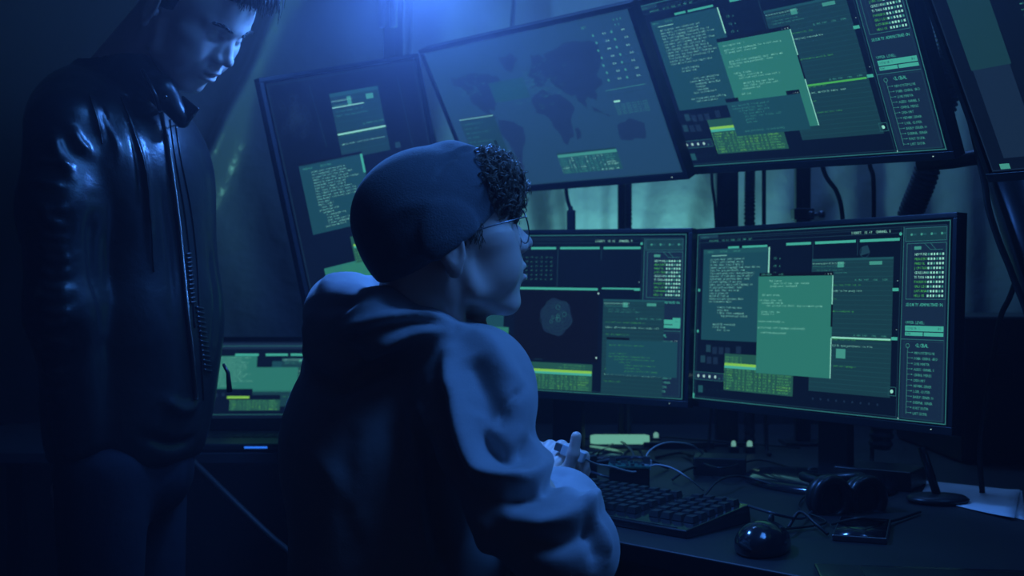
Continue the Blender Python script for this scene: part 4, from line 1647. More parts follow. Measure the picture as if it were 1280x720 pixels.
# ------------------------------------------------------------------ the standing person in the leather jacket
def build_standing():
    yaw, pitch = math.radians(-20), math.radians(-39)
    R = rotz(yaw) @ roty(-pitch) @ np.array(Matrix.Rotation(math.radians(4), 3, 'X'))
    sc = 1.0
    nasion = P(291, 47, 1.86)
    M = mat4(R, nasion - R @ (np.array([0.0945, 0, 0.026]) * sc))
    Mi = np.linalg.inv(M)
    nb_w = P(138, 118, 1.97)
    nb = (Mi @ np.append(nb_w, 1))[:3]
    hv, hf, L = head_mesh(M, 'man', tuple(nb), scale=sc)

    def hp(x, y, z):
        return M[:3, :3] @ (np.array([x, y, z]) * 0.001 * sc) + M[:3, 3]
    hipc = np.array([-0.62, 1.96, 0.86])
    chest = P(150, 240, 1.98)
    shR, elR, wrR = P(84, 150, 1.84), P(74, 390, 1.80), P(104, 552, 1.84)
    shL, elL, wrL = P(190, 150, 2.12), P(196, 380, 2.14), P(182, 545, 2.12)
    trunk = [(hipc, chest, 0.085, 0.09), (chest, nb_w, 0.085, 0.05), (shL, shR, 0.03, 0.03)]
    tv, tf = caps_mesh(trunk, 0.010, 0.02)
    arms = []
    for (s_, e_, w_, sd) in ((shR, elR, wrR, 1), (shL, elL, wrL, -1)):
        cp = [(s_, e_, 0.045, 0.037), (e_, w_, 0.036, 0.026)] + hand_caps(w_, (0.12, 0.02, -1.0), (-0.2, -1.0 * sd, 0), sd, [(0.35, .4, .3)] * 4, 0.02)
        arms.append(caps_mesh(cp, 0.0024, 0.006))
    V, Fq = join([(hv, hf), (tv, tf)] + arms)
    body = obj('person', V, Fq, 'skin', origin=(hipc[0], hipc[1], 0.0))
    tag(body, 'standing person in black leather jacket looking down at the seated one', 'person')
    for y in (-31.5, 31.5):
        eb = MB().lathe(hp(72.9, y, 17), [(0.0001, -0.0128), (0.006, -0.0113), (0.0104, -0.0075), (0.0128, 0), (0.0104, 0.0075), (0.006, 0.0113), (0.0001, 0.0128)], 20)
        ee = eb.build('eyeball', 'eye_white', body)
        MB().lathe(hp(84.0, y, 13), [(0.0056, 0), (0.004, 0.0012), (0.0001, 0.0018)], 18,
                   axis=np.stack([M[:3, 1], M[:3, 2], M[:3, 0]], 1)).build('iris', 'eye_dark', ee)
    br = MB()
    r = np.random.RandomState(12)
    for sgn in (-1, 1):
        for k in range(90):
            t = r.rand()
            p = np.array([100.5 - 14 * t, sgn * (11 + 37 * t), 34 + 6 * math.sin(t * 2.4) + r.uniform(-2.5, 2.5)])
            q = p + np.array([-1.0, sgn * 7, 2.0 - 3 * t]) + r.randn(3) * 0.6
            br.tube([hp(*p), hp(*(p * 0.5 + q * 0.5 + np.array([0.8, 0, 0]))), hp(*q)], [0.0006, 0.0006, 0.0002], 4)
    br.build('eyebrows', 'hair', body)
    # hair: short sides, longer wavy top falling over the forehead
    hair = MB()

    def hs(Q):
        q = (Q - M[:3, 3].astype(np.float32)) @ M[:3, :3].astype(np.float32) / 0.001
        d = s_ell(q, (-8, 0, 50), (97, 78, 83))
        d = smin(d, s_ell(q, (40, 0, 100), (58, 58, 36)), 20)
        x, z = q[..., 0], q[..., 2]
        ln = -(z - (2 + 0.35 * np.clip(x, -90, 20) + 1.35 * np.clip(x - 34, 0, 99)))
        return smax(d, ln, 8) * 0.001
    sv, sf = surface(hs, M[:3, 3] - (0.17, 0.15, 0.17), M[:3, 3] + (0.17, 0.15, 0.19), 0.0035)
    hair.add(sv, sf.tolist())
    for k in range(200):
        u0 = r.uniform(-50, 50)
        p = np.array([r.uniform(58, 84), u0, r.uniform(96, 122)])
        a0 = r.uniform(0, 6)
        pts = []
        for i in range(9):
            t = i / 8
            pts.append(hp(*(p + np.array([34 * t, 3 * math.sin(a0 + 5 * t), 14 * math.sin(t * 2.6) - 26 * t * t + 2 * math.cos(a0 + 6 * t)]))))
        hair.tube(pts, [0.0013 * (1 - 0.7 * i / 8) for i in range(9)], 4)
    hair.build('hair', 'hair', body)

    # ---- leather jacket
    def js(Q):
        d = s_ell(Q, P(152, 235, 1.98), (0.150, 0.20, 0.18))
        d = smin(d, s_ell(Q, P(168, 400, 1.98), (0.145, 0.175, 0.24)), 0.06)
        d = smin(d, s_ell(Q, P(158, 530, 1.98), (0.125, 0.165, 0.16)), 0.06)
        d = smin(d, s_cap(Q, P(90, 148, 1.86), P(180, 150, 2.12), 0.066, 0.066), 0.05)
        d = smin(d, s_cap(Q, P(100, 135, 1.92), P(150, 120, 1.97), 0.06, 0.05), 0.05)
        d = smax(d, -(Q[..., 2] - P(0, 582, 1.9)[2]), 0.012)
        arm = s_path(Q, [P(86, 160, 1.83), P(78, 260, 1.80), P(82, 390, 1.79), P(104, 545, 1.83)], [0.066, 0.062, 0.055, 0.043], 0.03)
        arm = smin(arm, s_path(Q, [P(190, 160, 2.13), P(200, 390, 2.13), P(184, 540, 2.12)], [0.066, 0.056, 0.043], 0.03), 0.03)
        d = smin(d, arm, 0.012)
        # stand-up collar
        ring = s_path(Q, [P(228, 150, 1.86), P(203, 114, 1.85), P(168, 90, 1.88), P(128, 78, 1.93), P(112, 70, 2.00), P(140, 66, 2.06), P(205, 92, 2.03)],
                      [0.014, 0.020, 0.030, 0.036, 0.036, 0.030, 0.016], 0.02)
        d = smin(d, ring, 0.02)
        return d
    Y = 1.80
    lines = []
    rr = np.random.RandomState(6)
    # creases across the hanging sleeve
    for py in (205, 232, 262, 296, 309, 322, 341, 357, 372, 391, 402, 425, 437, 462, 490, 520):
        x0 = 46 + rr.uniform(-6, 4)
        lines.append(([P(x0, py - 6, 1.76), P(x0 + 20, py + rr.uniform(-2, 5), 1.73), P(x0 + 42, py + rr.uniform(-8, 6), 1.74)], 0.006, 0.006))
    # puckers at the shoulder and long folds
    lines += [
        ([P(66, 165, 1.77), P(74, 195, 1.75), P(90, 222, 1.75)], 0.010, 0.008),
        ([P(88, 158, 1.77), P(100, 180, 1.75), P(114, 192, 1.76)], 0.009, 0.007),
        ([P(52, 262, 1.76), P(62, 275, 1.74), P(80, 284, 1.74)], 0.008, 0.007),
        ([P(112, 118, 1.84), P(120, 145, 1.80), P(128, 172, 1.79)], 0.007, 0.006),
        ([P(118, 112, 1.84), P(127, 140, 1.80), P(136, 160, 1.79), P(146, 180, 1.80), P(148, 205, 1.80)], 0.005, 0.004),
        ([P(150, 122, 1.86), P(166, 160, 1.81), P(180, 205, 1.80), P(186, 262, 1.81), P(192, 330, 1.82)], 0.007, 0.005),
        ([P(158, 140, 1.86), P(172, 190, 1.81), P(178, 250, 1.80)], -0.006, 0.007),
        ([P(200, 230, 1.82), P(212, 310, 1.83), P(216, 400, 1.84)], -0.005, 0.006),
        ([P(118, 250, 1.80), P(120, 340, 1.80), P(128, 430, 1.82)], -0.012, 0.014),
        ([P(205, 500, 1.86), P(228, 512, 1.88), P(248, 505, 1.92)], 0.008, 0.010),
        ([P(180, 545, 1.85), P(215, 556, 1.87), P(242, 548, 1.92)], -0.008, 0.008),
        ([P(262, 300, 1.96), P(270, 370, 1.96), P(266, 440, 1.96)], -0.006, 0.008),
    ]
    V, Fq = cloth(js, (-1.02, 1.68, 0.76), (-0.40, 2.36, 1.47), 0.0052, lines, 2)
    ja = obj('leather_jacket', V, Fq, 'leather', body)
    bv = bvh_of(V, Fq)

    def on(pts, n=60, lift=0.002):
        S = spline([(a, b, 0) for a, b in pts], n)
        return [onto(bv, (p[0], p[1]), lift, 1.88) for p in S]
    # front zip, its teeth and pull; panel seams; collar tab with snap
    zp = on([(178, 88), (196, 122), (206, 165), (214, 220), (222, 280), (228, 340), (234, 400), (240, 455), (244, 500)], 150)
    z = MB().tube(zp, 0.0035, 6)
    zo = z.build('zipper_tape', 'leather', ja)
    th = MB()
    for i in range(40, len(zp) - 1):
        for q in (0.0, 0.5):
            p = zp[i] * (1 - q) + zp[i + 1] * q
            th.box(p + np.array([0.0015, -0.003, 0]), (0.006, 0.0025, 0.0022))
    th.build('zipper_teeth', 'gold_metal', zo)
    sm = MB()
    for pts in ([(150, 120), (166, 160), (182, 210), (188, 270), (192, 340)], [(218, 150), (226, 200), (238, 260), (246, 330), (250, 420), (254, 500)],
                [(212, 150), (220, 205), (230, 262), (238, 330), (243, 410)], [(112, 120), (122, 150), (128, 180)]):
        sm.tube(on(pts, 40, 0.0012), 0.0013, 6)
    sm.build('seam', 'leather', ja)
    # quilted ribs beside the zip
    qb = MB()
    for k in range(12):
        y0 = 318 + k * 5.5
        qb.tube(on([(232 + k * 0.5, y0), (238 + k * 0.5, y0 - 1)], 5, 0.0015), 0.0022, 6)
    for k in range(14):
        y0 = 384 + k * 6
        qb.tube(on([(244 + k * 0.8, y0), (253 + k * 0.8, y0 + 2)], 5, 0.0015), 0.0022, 6)
    qb.build('quilted_rib', 'leather', ja)
    pull = P(283, 470, 1.95)
    MB().tube([P(279, 455, 1.95), P(285, 466, 1.948), P(287, 490, 1.95)], [0.0025, 0.0035, 0.005], 8).build('zipper_pull', 'dark_metal', ja)
    tb = MB()
    c = P(232, 137, 1.862)
    Rt = np.array([[0.80, 0.0, 0.60], [0, 1, 0], [-0.60, 0, 0.80]]) @ rotz(-0.5)
    tb.box(c, (0.044, 0.006, 0.030), Rt)
    tab = tb.build('collar_tab', 'leather', ja, bevel=0.002)
    MB().lathe(P(241, 143, 1.853), [(0.0001, 0.003), (0.003, 0.0025), (0.0045, 0.001), (0.0045, 0)], 14,
               axis=np.array([[1, 0, 0], [0, 0, -1], [0, 1, 0]])).build('snap', 'gold_metal', tab)
    MB().lathe(P(207, 121, 1.815), [(0.0001, 0.003), (0.002, 0.0025), (0.003, 0.001), (0.003, 0)], 14,
               axis=np.array([[1, 0, 0], [0, 0, -1], [0, 1, 0]])).build('snap', 'gold_metal', ja)
    # jeans and boots
    hl, hr = hipc + (-0.02, 0.09, -0.05), hipc + (-0.03, -0.09, -0.05)
    kl, kr = np.array([-0.63, 2.06, 0.48]), np.array([-0.65, 1.87, 0.48])
    al, ar = np.array([-0.66, 2.08, 0.09]), np.array([-0.68, 1.85, 0.09])
    V, Fq = caps_mesh([(hipc + (0, 0, -0.03), hipc + (0, 0, -0.06), 0.09, 0.09), (hl, kl, 0.074, 0.056), (hr, kr, 0.074, 0.056), (kl, al, 0.06, 0.05), (kr, ar, 0.06, 0.05)],
                      0.010, 0.03)
    obj('jeans', V, Fq, 'denim', body)
    for a in (al, ar):
        V, Fq = caps_mesh([(a + (-.03, 0, -0.045), a + (0.16, -0.03, -0.055), 0.045, 0.034), (a, a + (0, 0, 0.05), 0.052, 0.055)], 0.007, 0.02)
        V[:, 2] = np.maximum(V[:, 2], 0.002)
        obj('boot', V, Fq, 'shoe', body)
    return M


M2 = build_standing()

# ================================================================== DESK AND WHAT STANDS ON IT
def D(px, py, h=0.0):
    """a point of the desk plane (or h above it) seen at a pixel"""
    return P(px, py, (EYE[2] - DESK - h) * F_PX / (py - 360.0))


desk = thing('desk', 'long dark desk under the monitors, littered with cables and gadgets', 'desk', (0.6, 2.2, 0))
top = MB()
EDGE = [(-0.36, 2.06), (-0.22, 2.06), (0.153, 1.675), (0.345, 1.49), (0.80, 1.05), (1.75, 1.25), (1.75, 3.15), (-0.36, 3.15)]
top.prism(EDGE, DESK - 0.028, DESK)
top.build('desk_top', 'desk_top', desk, smooth=False, bevel=0.003)
MB().box((0.70, 3.13, DESK + .145), (2.10, 0.02, .29)).build('back_panel', 'desk_top', desk, bevel=0.002)
for (x, y) in ((-0.30, 3.05), (1.65, 3.05), (1.65, 1.35), (0.80, 1.18), (-0.30, 2.14)):
    MB().box((x, y, (DESK - 0.028) / 2), (0.05, 0.05, DESK - 0.028)).build('leg', 'dark_metal', desk, bevel=0.003)

# side table and laptop
st = thing('side_table', 'black side table carrying the open laptop, behind the two people', 'table', (-0.85, 2.85, 0))
MB().box((-0.86, 2.86, DESK - 0.0125), (0.96, 0.56, 0.025)).build('table_top', 'desk_top', st, bevel=0.003)
for x in (-1.30, -0.42):
    for y in (2.62, 3.10):
        MB().box((x, y, 0.3575), (0.04, 0.04, 0.715)).build('leg', 'dark_metal', st, bevel=0.002)


def ui_laptop():
    ui = UI(0.335, 0.19)
    ui.quad(0.05, 0.02, 0.96, 0.10, 'bgteal', 1)
    ui.frame(0.02, 0.06, 0.98, 0.95, 'line', 0.0012)
    for a, b in ((0.28, 0.45), (0.50, 0.66), (0.68, 0.95)):
        ui.quad(a, 0.16, b, 0.19, 'bar', 2)
    ui.quad(0.10, 0.19, 0.44, 0.62, 'green', 2)
    code(ui, 0.12, 0.22, 0.42, 0.60, 'text', 61, lh=0.0058, th=0.003, layer=4)
    ui.quad(0.55, 0.26, 0.88, 0.62, 'code', 2)
    window_std(ui, 0.62, 0.22, 0.99, 0.85, 62, layer=3)
    ui.quad(0.42, 0.34, 0.74, 0.66, 'green', 8)
    ui.quad(0.42, 0.64, 0.74, 0.70, 'mid', 8)
    data_table(ui, 0.26, 0.76, 0.62, 0.90, 63, layer=5)
    ui.quad(0.24, 0.715, 0.40, 0.745, 'lime', 9)
    tools(ui)
    return ui


lap = thing('laptop', 'open laptop with green windows on its screen, on the side table', 'laptop', P(320, 563, 2.72) * (1, 1, 0) + np.array([0, 0.0, DESK]))
lc = P(320, 563, 2.74)
ly = -0.06
# base: thin slab with keys and an emissive blue strip on the front edge
bs = MB(mat4(rotz(0.03), (lc[0], 2.70, DESK + 0.003)))
bs.box((0, 0, 0.008), (0.36, 0.235, 0.016))
bo = bs.build('base', 'black_plastic', lap, bevel=0.004)
kb = MB(mat4(rotz(0.03), (lc[0], 2.70, DESK + 0.019)))
for rr_ in range(5):
    for k in range(14):
        kb.box((-0.15 + k * 0.0232, -0.0 + rr_ * 0.0175, 0.001), (0.019, 0.0145, 0.002))
kb.build('keys', 'keycap', bo, smooth=False)
Rl = rotz(0.03) @ np.array(Matrix.Rotation(math.radians(-17), 3, 'X'))
hinge = np.array([lc[0], 2.70, DESK + 0.018]) + rotz(0.03) @ np.array([0, 0.118, 0])
Ml = mat4(Rl, hinge + Rl @ np.array([0, 0, 0.118]))
MB(Ml).box((0, 0.005, 0), (0.36, 0.007, 0.232)).build('lid', 'black_plastic', lap, bevel=0.003)
ui_laptop().build(Ml @ mat4(np.eye(3), (0, 0.0005, 0.008)), lap)
MB(mat4(rotz(0.03), (lc[0], 2.70, DESK + 0.011))).box((0.03, -0.1185, 0), (0.05, 0.002, 0.004)).build('front_strip', 'strip_blue', lap)

# keyboard: its front right corner nearest the camera
kx = np.array([0.72, -0.69, 0]); kx /= np.linalg.norm(kx)
ky = np.array([-kx[1], kx[0], 0])
kc = np.array([0.250, 1.69, DESK]) - kx * 0.222 + ky * 0.085
KM = mat4(np.stack([kx, ky, np.array([0, 0, 1.0])], 1), kc)
kbd = thing('keyboard', 'black keyboard with raised keys at the desk edge beside the elbow', 'keyboard', kc, Matrix(KM[:3, :3].tolist()))
case = MB(KM)
case.add([(-.222, -.085, 0), (.222, -.085, 0), (.222, .085, 0), (-.222, .085, 0), (-.22, -.083, .012), (.22, -.083, .012), (.22, .083, .028), (-.22, .083, .028)],
         [(3, 2, 1, 0), (4, 5, 6, 7), (0, 1, 5, 4), (1, 2, 6, 5), (2, 3, 7, 6), (3, 0, 4, 7)])
case.build('case', 'gloss_plastic', kbd, smooth=False, bevel=0.002)
keys = MB(KM)
rows = [(0.066, 15, 1), (0.043, 15, 1), (0.022, 14, 1), (0.001, 13, 1), (-0.020, 12, 1), (-0.041, 8, 2)]
for y, n, kind in rows:
    for k in range(20):
        x = -0.205 + k * 0.0213
        if k in (15,):
            continue
        w = 0.0175
        if kind == 2 and 4 <= k <= 9:
            if k != 4:
                continue
            w = 0.0175 + 5 * 0.0213
            x += 2.5 * 0.0213
        z = 0.012 + (y + 0.083) / 0.166 * 0.016
        c = np.array([x, y, z + 0.004])
        keys.add([c + (-w / 2, -.0088, -.004), c + (w / 2, -.0088, -.004), c + (w / 2, .0088, -.004), c + (-w / 2, .0088, -.004),
                  c + (-w / 2 + .0022, -.0062, .0045), c + (w / 2 - .0022, -.0062, .0045), c + (w / 2 - .0022, .0070, .0052), c + (-w / 2 + .0022, .0070, .0052)],
                 [(4, 5, 6, 7), (0, 1, 5, 4), (1, 2, 6, 5), (2, 3, 7, 6), (3, 0, 4, 7)])
keys.build('keys', 'keycap', kbd, smooth=False)
MB(KM).box((0, -.078, .0125), (.40, .003, .002)).build('front_trim', 'steel', kbd, smooth=False)

# small board box with two pale wires, held adapter and its lead
bc = D(787, 616)
bx = thing('circuit_box', 'small dark box with a bare circuit board on top, behind the keyboard', 'gadget', bc)
BM = mat4(rotz(-0.12), bc)
MB(BM).box((0, 0, .023), (.070, .06, .046)).build('case', 'black_plastic', bx, bevel=0.003)
pc = MB(BM).box((0, 0, .0495), (.074, .064, .003))
po = pc.build('circuit_board', 'circuit', bx, smooth=False)
ch = MB(BM)
r = np.random.RandomState(3)
for k in range(16):
    ch.box((r.uniform(-.03, .03), r.uniform(-.026, .026), .053), (r.uniform(.003, .010), r.uniform(.003, .008), r.uniform(.002, .006)))
ch.box((.030, 0, .058), (.012, .022, .014)).box((-.030, .010, .057), (.010, .014, .012))
ch.build('components', 'steel', po, smooth=False)


def cable(pts, r, m, label, name='cable', cat='cable', group=None, n=60, sides=8, mod=None):
    S = spline(pts, n)
    if mod is not None:
        rad = [r * (1 + mod * (1 if i % 2 else -1)) for i in range(len(S))]
    else:
        rad = r
    o = MB().tube(S, rad, sides).build(name, m)
    return tag(o, label, cat, group)


Yb = bc[1]
cable([P(806, 580, Yb - .01), P(810, 566, Yb + .01), P(824, 556, Yb + .06), P(843, 553, Yb + .12), P(868, 558, Yb + .2), P(884, 575, Yb + .25), D(890, 592, .004)], 0.0016, 'grey_cable',
      'thin pale wire arching high from the circuit box back to the desk')
cable([P(808, 584, Yb - .02), P(822, 581, Yb - .03), P(842, 586, Yb - .05), P(862, 599, Yb - .06), D(879, 613, .004)], 0.0016, 'grey_cable',
      'thin pale wire curving low from the circuit box over the keyboard\'s corner')
cable([P(800, 586, Yb - .02), P(790, 590, Yb - .04), P(762, 583, Yb - .1), P(748, 581, Yb - .14), P(738, 577, 1.82), P(733, 574, 1.80)], 0.0018, 'grey_cable',
      'thin wire joining the held adapter to the circuit box')
pl = thing('plug', 'pale plug stuck in the right end of the small circuit board', 'plug', P(808, 584, Yb))
MB().box(P(808, 583, Yb - .005), (.014, .02, .010)).box(P(811, 579, Yb), (.010, .012, .012)).build('plug_body', 'white_plastic', pl, bevel=0.001)
# the adapter in the fingers
aa, ab = P(703, 561, 1.815), P(731, 573, 1.800)
ad = ab - aa
adl = np.linalg.norm(ad); ad /= adl
u = np.cross(ad, (0, 1, 0)); u /= np.linalg.norm(u)
AF = np.stack([ad, np.cross(u, ad), u], 1)
adp = thing('adapter', 'pale adapter plug held in the fingertips of the seated person', 'adapter', (aa + ab) / 2)
AM = mat4(AF, (aa + ab) / 2)
MB(AM).box((0, 0, 0), (adl, .013, .017)).build('adapter_body', 'white_plastic', adp, bevel=0.002)
MB(AM).box((-adl / 2 - .006, 0, 0), (.012, .009, .012)).build('connector', 'steel', adp, bevel=0.001)

# mouse
mc = D(955, 688)
ms = thing('computer_mouse', 'glossy black computer mouse on the desk right of the keyboard', 'mouse', mc, -0.5)
MMo = mat4(rotz(-0.5), mc)


def msd(Q):
    q = (Q - mc.astype(np.float32)) @ rotz(-0.5).astype(np.float32)
    d = s_ell(q, (0, 0.0, 0.008), (0.034, 0.060, 0.032))
    d = smin(d, s_ell(q, (0, -0.018, 0.012), (0.033, 0.036, 0.030)), 0.01)
    d = smax(d, -(q[..., 2] - 0.001), 0.002)
    return d


V, Fq = surface(msd, mc - (.08, .08, .01), mc + (.08, .08, .06), 0.0022)
V = relax(V, Fq, 2)
obj('mouse_shell', V, Fq, 'gloss_plastic', ms)
MB(MMo).lathe((0, .034, .036), [(.006, -.003), (.0085, -.002), (.0085, .002), (.006, .003)], 18, axis=np.array([[0, 0, 1], [1, 0, 0], [0, 1, 0]])).build('scroll_wheel', 'rubber', ms)
cable([mc + rotz(-.5) @ np.array([0, .055, .012]), mc + np.array([.05, .11, .006]), mc + np.array([.13, .17, .005]), mc + np.array([.12, .30, .005]), mc + np.array([.2, .5, .005])], 0.0018, 'rubber',
      'thin black mouse lead trailing back across the desk')

# headphones lying on the desk
hc = D(1056, 640)
hph = thing('headphones', 'black headphones lying on the desk below the right code monitor', 'headphones', hc)
for i, (px, dy) in enumerate(((1034, 0.0), (1078, 0.02))):
    c = P(px, 622, hc[1] + dy)
    fm = np.stack([rotz(0.3) @ np.array([1, 0, 0]), np.array([0, 0, 1.0]), rotz(0.3) @ np.array([0, -1, 0])], 1)
    cup = MB().lathe(c, [(.012, -.022), (.030, -.018), (.036, -.006), (.038, .004), (.034, .010), (.020, .012)], 28, axis=fm).build('ear_cup', 'black_plastic', hph)
    tor = MB()
    tor.tube([c + fm @ np.array([math.cos(a) * .028, math.sin(a) * .030, .014]) for a in np.linspace(0, 2 * PI, 28)[:-1]], 0.009, 10, closed=True)
    tor.build('ear_cushion', 'leather', cup)
c1, c2 = P(1034, 622, hc[1]), P(1078, 622, hc[1] + .02)
MB().tube(spline([c1 + (0, .02, .02), c1 + (-.02, .08, .022), (c1 + c2) / 2 + (0, .12, .012), c2 + (.02, .08, .022), c2 + (0, .02, .02)], 24), .0075, 8).build('headband', 'black_plastic', hph)

# phone and the thin silver-edged pad under it, tablet at the front right
pc_ = D(1078, 666)
ph = thing('phone', 'slim phone with a bright edge on the desk, in front of the headphones', 'phone', pc_, -0.35)
MP = mat4(rotz(-0.35), pc_)
MB(MP).box((0, 0, .0045), (.075, .145, .009)).build('phone_body', 'steel', ph, bevel=0.002)
MB(MP).box((0, 0, .0092), (.070, .14, .0008)).build('phone_glass', 'gloss_plastic', ph)
tc_ = np.array([0.50, 1.40, DESK])
tb = thing('drawing_tablet', 'flat dark tablet in the front right corner of the desk', 'tablet', tc_, -0.15)
MT = mat4(rotz(-0.15), tc_)
MB(MT).box((0, 0, .005), (.26, .17, .010)).build('tablet_body', 'gloss_plastic', tb, bevel=0.003)
MB(MT).box((0.02, 0, .0104), (.19, .14, .0008)).build('tablet_surface', 'black_plastic', tb)

# sheets of paper at the right
pq = [D(1150, 622), D(1268, 652), D(1275, 616), D(1160, 603)]
for k, (dx, rz, lb) in enumerate(((0, 0.0, 'white paper sheet on the desk near its right end'), (.01, .05, 'second paper sheet peeking from under the white sheet at the desk\'s right end'))):
    c = sum(pq) / 4 + np.array([dx, 0.01 * k, 0])
    z = 0.0016 if k == 0 else 0.0006
    A = rotz(rz)
    VV = []
    for q in pq:
        VV.append(c + A @ ((q - sum(pq) / 4) * (1 if k == 0 else 1.03)) + (0, 0, z))
    g = []
    FF = []
    for i in range(9):
        for j in range(9):
            s_, t_ = i / 8, j / 8
            p = VV[0] * (1 - s_) * (1 - t_) + VV[1] * s_ * (1 - t_) + VV[2] * s_ * t_ + VV[3] * (1 - s_) * t_
            g.append(p + (0, 0, 0.004 * (s_ ** 4 if k == 0 else 0)))
    for i in range(8):
        for j in range(8):
            a = i * 9 + j
            FF.append((a, a + 9, a + 10, a + 1))
    o = obj('paper_sheet', g, FF, 'paper', smooth=True)
    sm_ = o.modifiers.new('t', 'SOLIDIFY'); sm_.thickness = 0.0004; sm_.offset = 1
    tag(o, lb, 'paper', 'papers on the desk')
# round stand lying over the paper's left end
sc_ = D(1172, 628)
t = thing('lamp_foot', 'dark oval foot with a short post, standing over the paper\'s left end', 'stand', sc_)
MB().lathe(sc_ + (0, 0, .003), [(.05, 0), (.052, .004), (.045, .009), (.012, .012)], 32, sx=1.0, sy=.8).build('foot_plate', 'black_plastic', t)
MB().tube([sc_ + (0, 0, .01), sc_ + (-.02, .02, .09)], .007, 10).build('post', 'dark_metal', t)

# dark equipment case on the desk behind, at the right
ec = thing('equipment_case', 'big black equipment case on the desk beyond the right code monitor', 'case', (1.25, 2.62, DESK))
MB().box((1.27, 2.62, DESK + .152), (0.70, 0.42, 0.300)).build('case_body', 'black_plastic', ec, bevel=0.008)
MB().box((1.27, 2.405, DESK + .26), (0.20, 0.02, 0.02)).build('handle', 'dark_metal', ec, bevel=0.004)
for x in (1.0, 1.54):
    MB().box((x, 2.405, DESK + .20), (0.04, 0.012, 0.05)).build('latch', 'dark_metal', ec, bevel=0.002)

# glowing strip lamp behind the low monitors
gl_ = D(848, 553, 0.012)
sl = thing('light_bar', 'pale green light bar glowing on the desk behind the monitors', 'lamp', (gl_[0], gl_[1], DESK))
MB().box((gl_[0], gl_[1], DESK + .007), (.16, .03, .014)).build('housing', 'black_plastic', sl, bevel=0.002)
MB().lathe((gl_[0] - .066, gl_[1], DESK + .019), [(.009, 0), (.011, .01), (.011, .122), (.009, .132)], 14, axis=np.array([[0, 0, 1], [0, 1, 0], [-1, 0, 0]]).T).build('tube', 'lamp_teal', sl)
for (px, py, w) in ((820, 549, .012), (917, 560, .010), (937, 560, .012)):  # glowing dots added for slivers of backlight showing between the cables
    q = D(px, py, 0.01)
    t = thing('backlight_dot', {820: 'tiny glowing dot added for a glimpse of backlight, just left of the light bar', 917: 'tiny glowing dot added for backlight behind the desk clutter, left of a pair', 937: 'tiny glowing dot added for backlight behind the desk clutter, right of a pair'}[px],
              'lamp', (q[0], q[1], DESK), group='glimpses of backlight among the cables')
    MB().box((q[0], q[1], DESK + .007), (.022, .02, .014)).build('housing', 'black_plastic', t, bevel=0.002)
    MB().lathe((q[0], q[1] - .0, DESK + .014), [(w / 2, 0), (w / 2, .008), (w / 4, .012)], 12).build('glow_dot', 'backlight_teal', t)

# dark boxes and gadgets between the cables
for (px, py, s, rz, lb) in ((706, 600, (.10, .08, .05), .3, 'low dark switch box behind the raised hand'),
                            (900, 592, (.10, .07, .035), -.2, 'small black box among cables left of the big stand'),
                            (1100, 606, (.14, .10, .035), -.6, 'flat black box behind the headphones')):
    q = D(px, py)
    t = thing('network_switch', lb, 'gadget', q, rz, 'little black boxes among the cables')
    m_ = mat4(rotz(rz), q)
    MB(m_).box((0, 0, s[2] / 2), s).build('case', 'black_plastic', t, bevel=0.003)
    pr = MB(m_)
    for k in range(4):
        pr.box((-s[0] * .3 + k * s[0] * .2, -s[1] / 2 - .0005, s[2] * .45), (s[0] * .13, .002, s[2] * .4))
    pr.build('ports', 'dark_metal', t, smooth=False)

# tangle of leads across the desk
r = np.random.RandomState(31)
LB = ['loose black lead looping over the desk behind the keyboard', 'dark lead snaking under the brain scan monitor', 'lead crossing the desk beneath the right code monitor',
      'kinked lead lying near the network boxes', 'thin lead curling by the oval stand foot', 'long lead along the back of the desk']
SPOTS = [((700, 590), (760, 575), (800, 572), (835, 585)), ((690, 560), (720, 572), (765, 560), (820, 562)), ((860, 570), (900, 585), (950, 575), (1010, 592)),
         ((715, 582), (745, 592), (775, 600), (800, 596)), ((880, 620), (900, 600), (930, 596), (985, 612)), ((730, 548), (800, 545), (900, 552), (1000, 560)),
         ((750, 565), (775, 552), (792, 570), (770, 580)), ((770, 590), (782, 566), (798, 562), (806, 575)), ((840, 600), (856, 588), (874, 580), (868, 566)),
         ((905, 622), (960, 640), (1000, 648), (1015, 640)), ((985, 660), (1000, 640), (1020, 655), (1035, 668)), ((1040, 655), (1075, 648), (1110, 652), (1150, 640)),
         ((1000, 600), (1015, 585), (1040, 592), (1080, 585)), ((820, 572), (850, 566), (872, 571), (905, 580))]
for k, pts in enumerate(SPOTS):
    pp = []
    for i, (a, b) in enumerate(pts):
        h = 0.004 if i in (0, len(pts) - 1) else r.uniform(0.004, 0.035)
        pp.append(D(a, b, h))
    where = ['leftmost behind the hand', 'under the brain scan monitor', 'before the right monitor stand', 'just left of the circuit box', 'left of the oval stand foot', 'far back along the desk',
             'in a small loop behind the circuit box', 'bent upright behind the circuit box', 'between circuit box and stand foot', 'in front of the stand foot', 'beside the mouse',
             'behind the phone', 'behind the headphones', 'next to the glowing light bar'][k]
    cable(pp, r.uniform(0.002, 0.0035), 'rubber' if k % 3 else 'hose_plastic', 'loose dark lead on the desk, ' + where, group='loose leads on the desk', n=40, sides=7)

# cable hanging off the side table
cable([(-0.86, 2.70, DESK + .008), (-0.76, 2.60, DESK + .010), (-0.715, 2.565, DESK), P(252, 588, 2.54), P(290, 625, 2.50), P(335, 668, 2.46), P(372, 702, 2.42), P(420, 770, 2.36), (-.26, 2.30, .02), (-.10, 2.45, .007)],
      0.008, 'rubber', 'thick dark cable slanting down from the side table\'s front edge')

# ================================================================== POSTS, HOSES AND LEADS BEHIND THE SCREENS


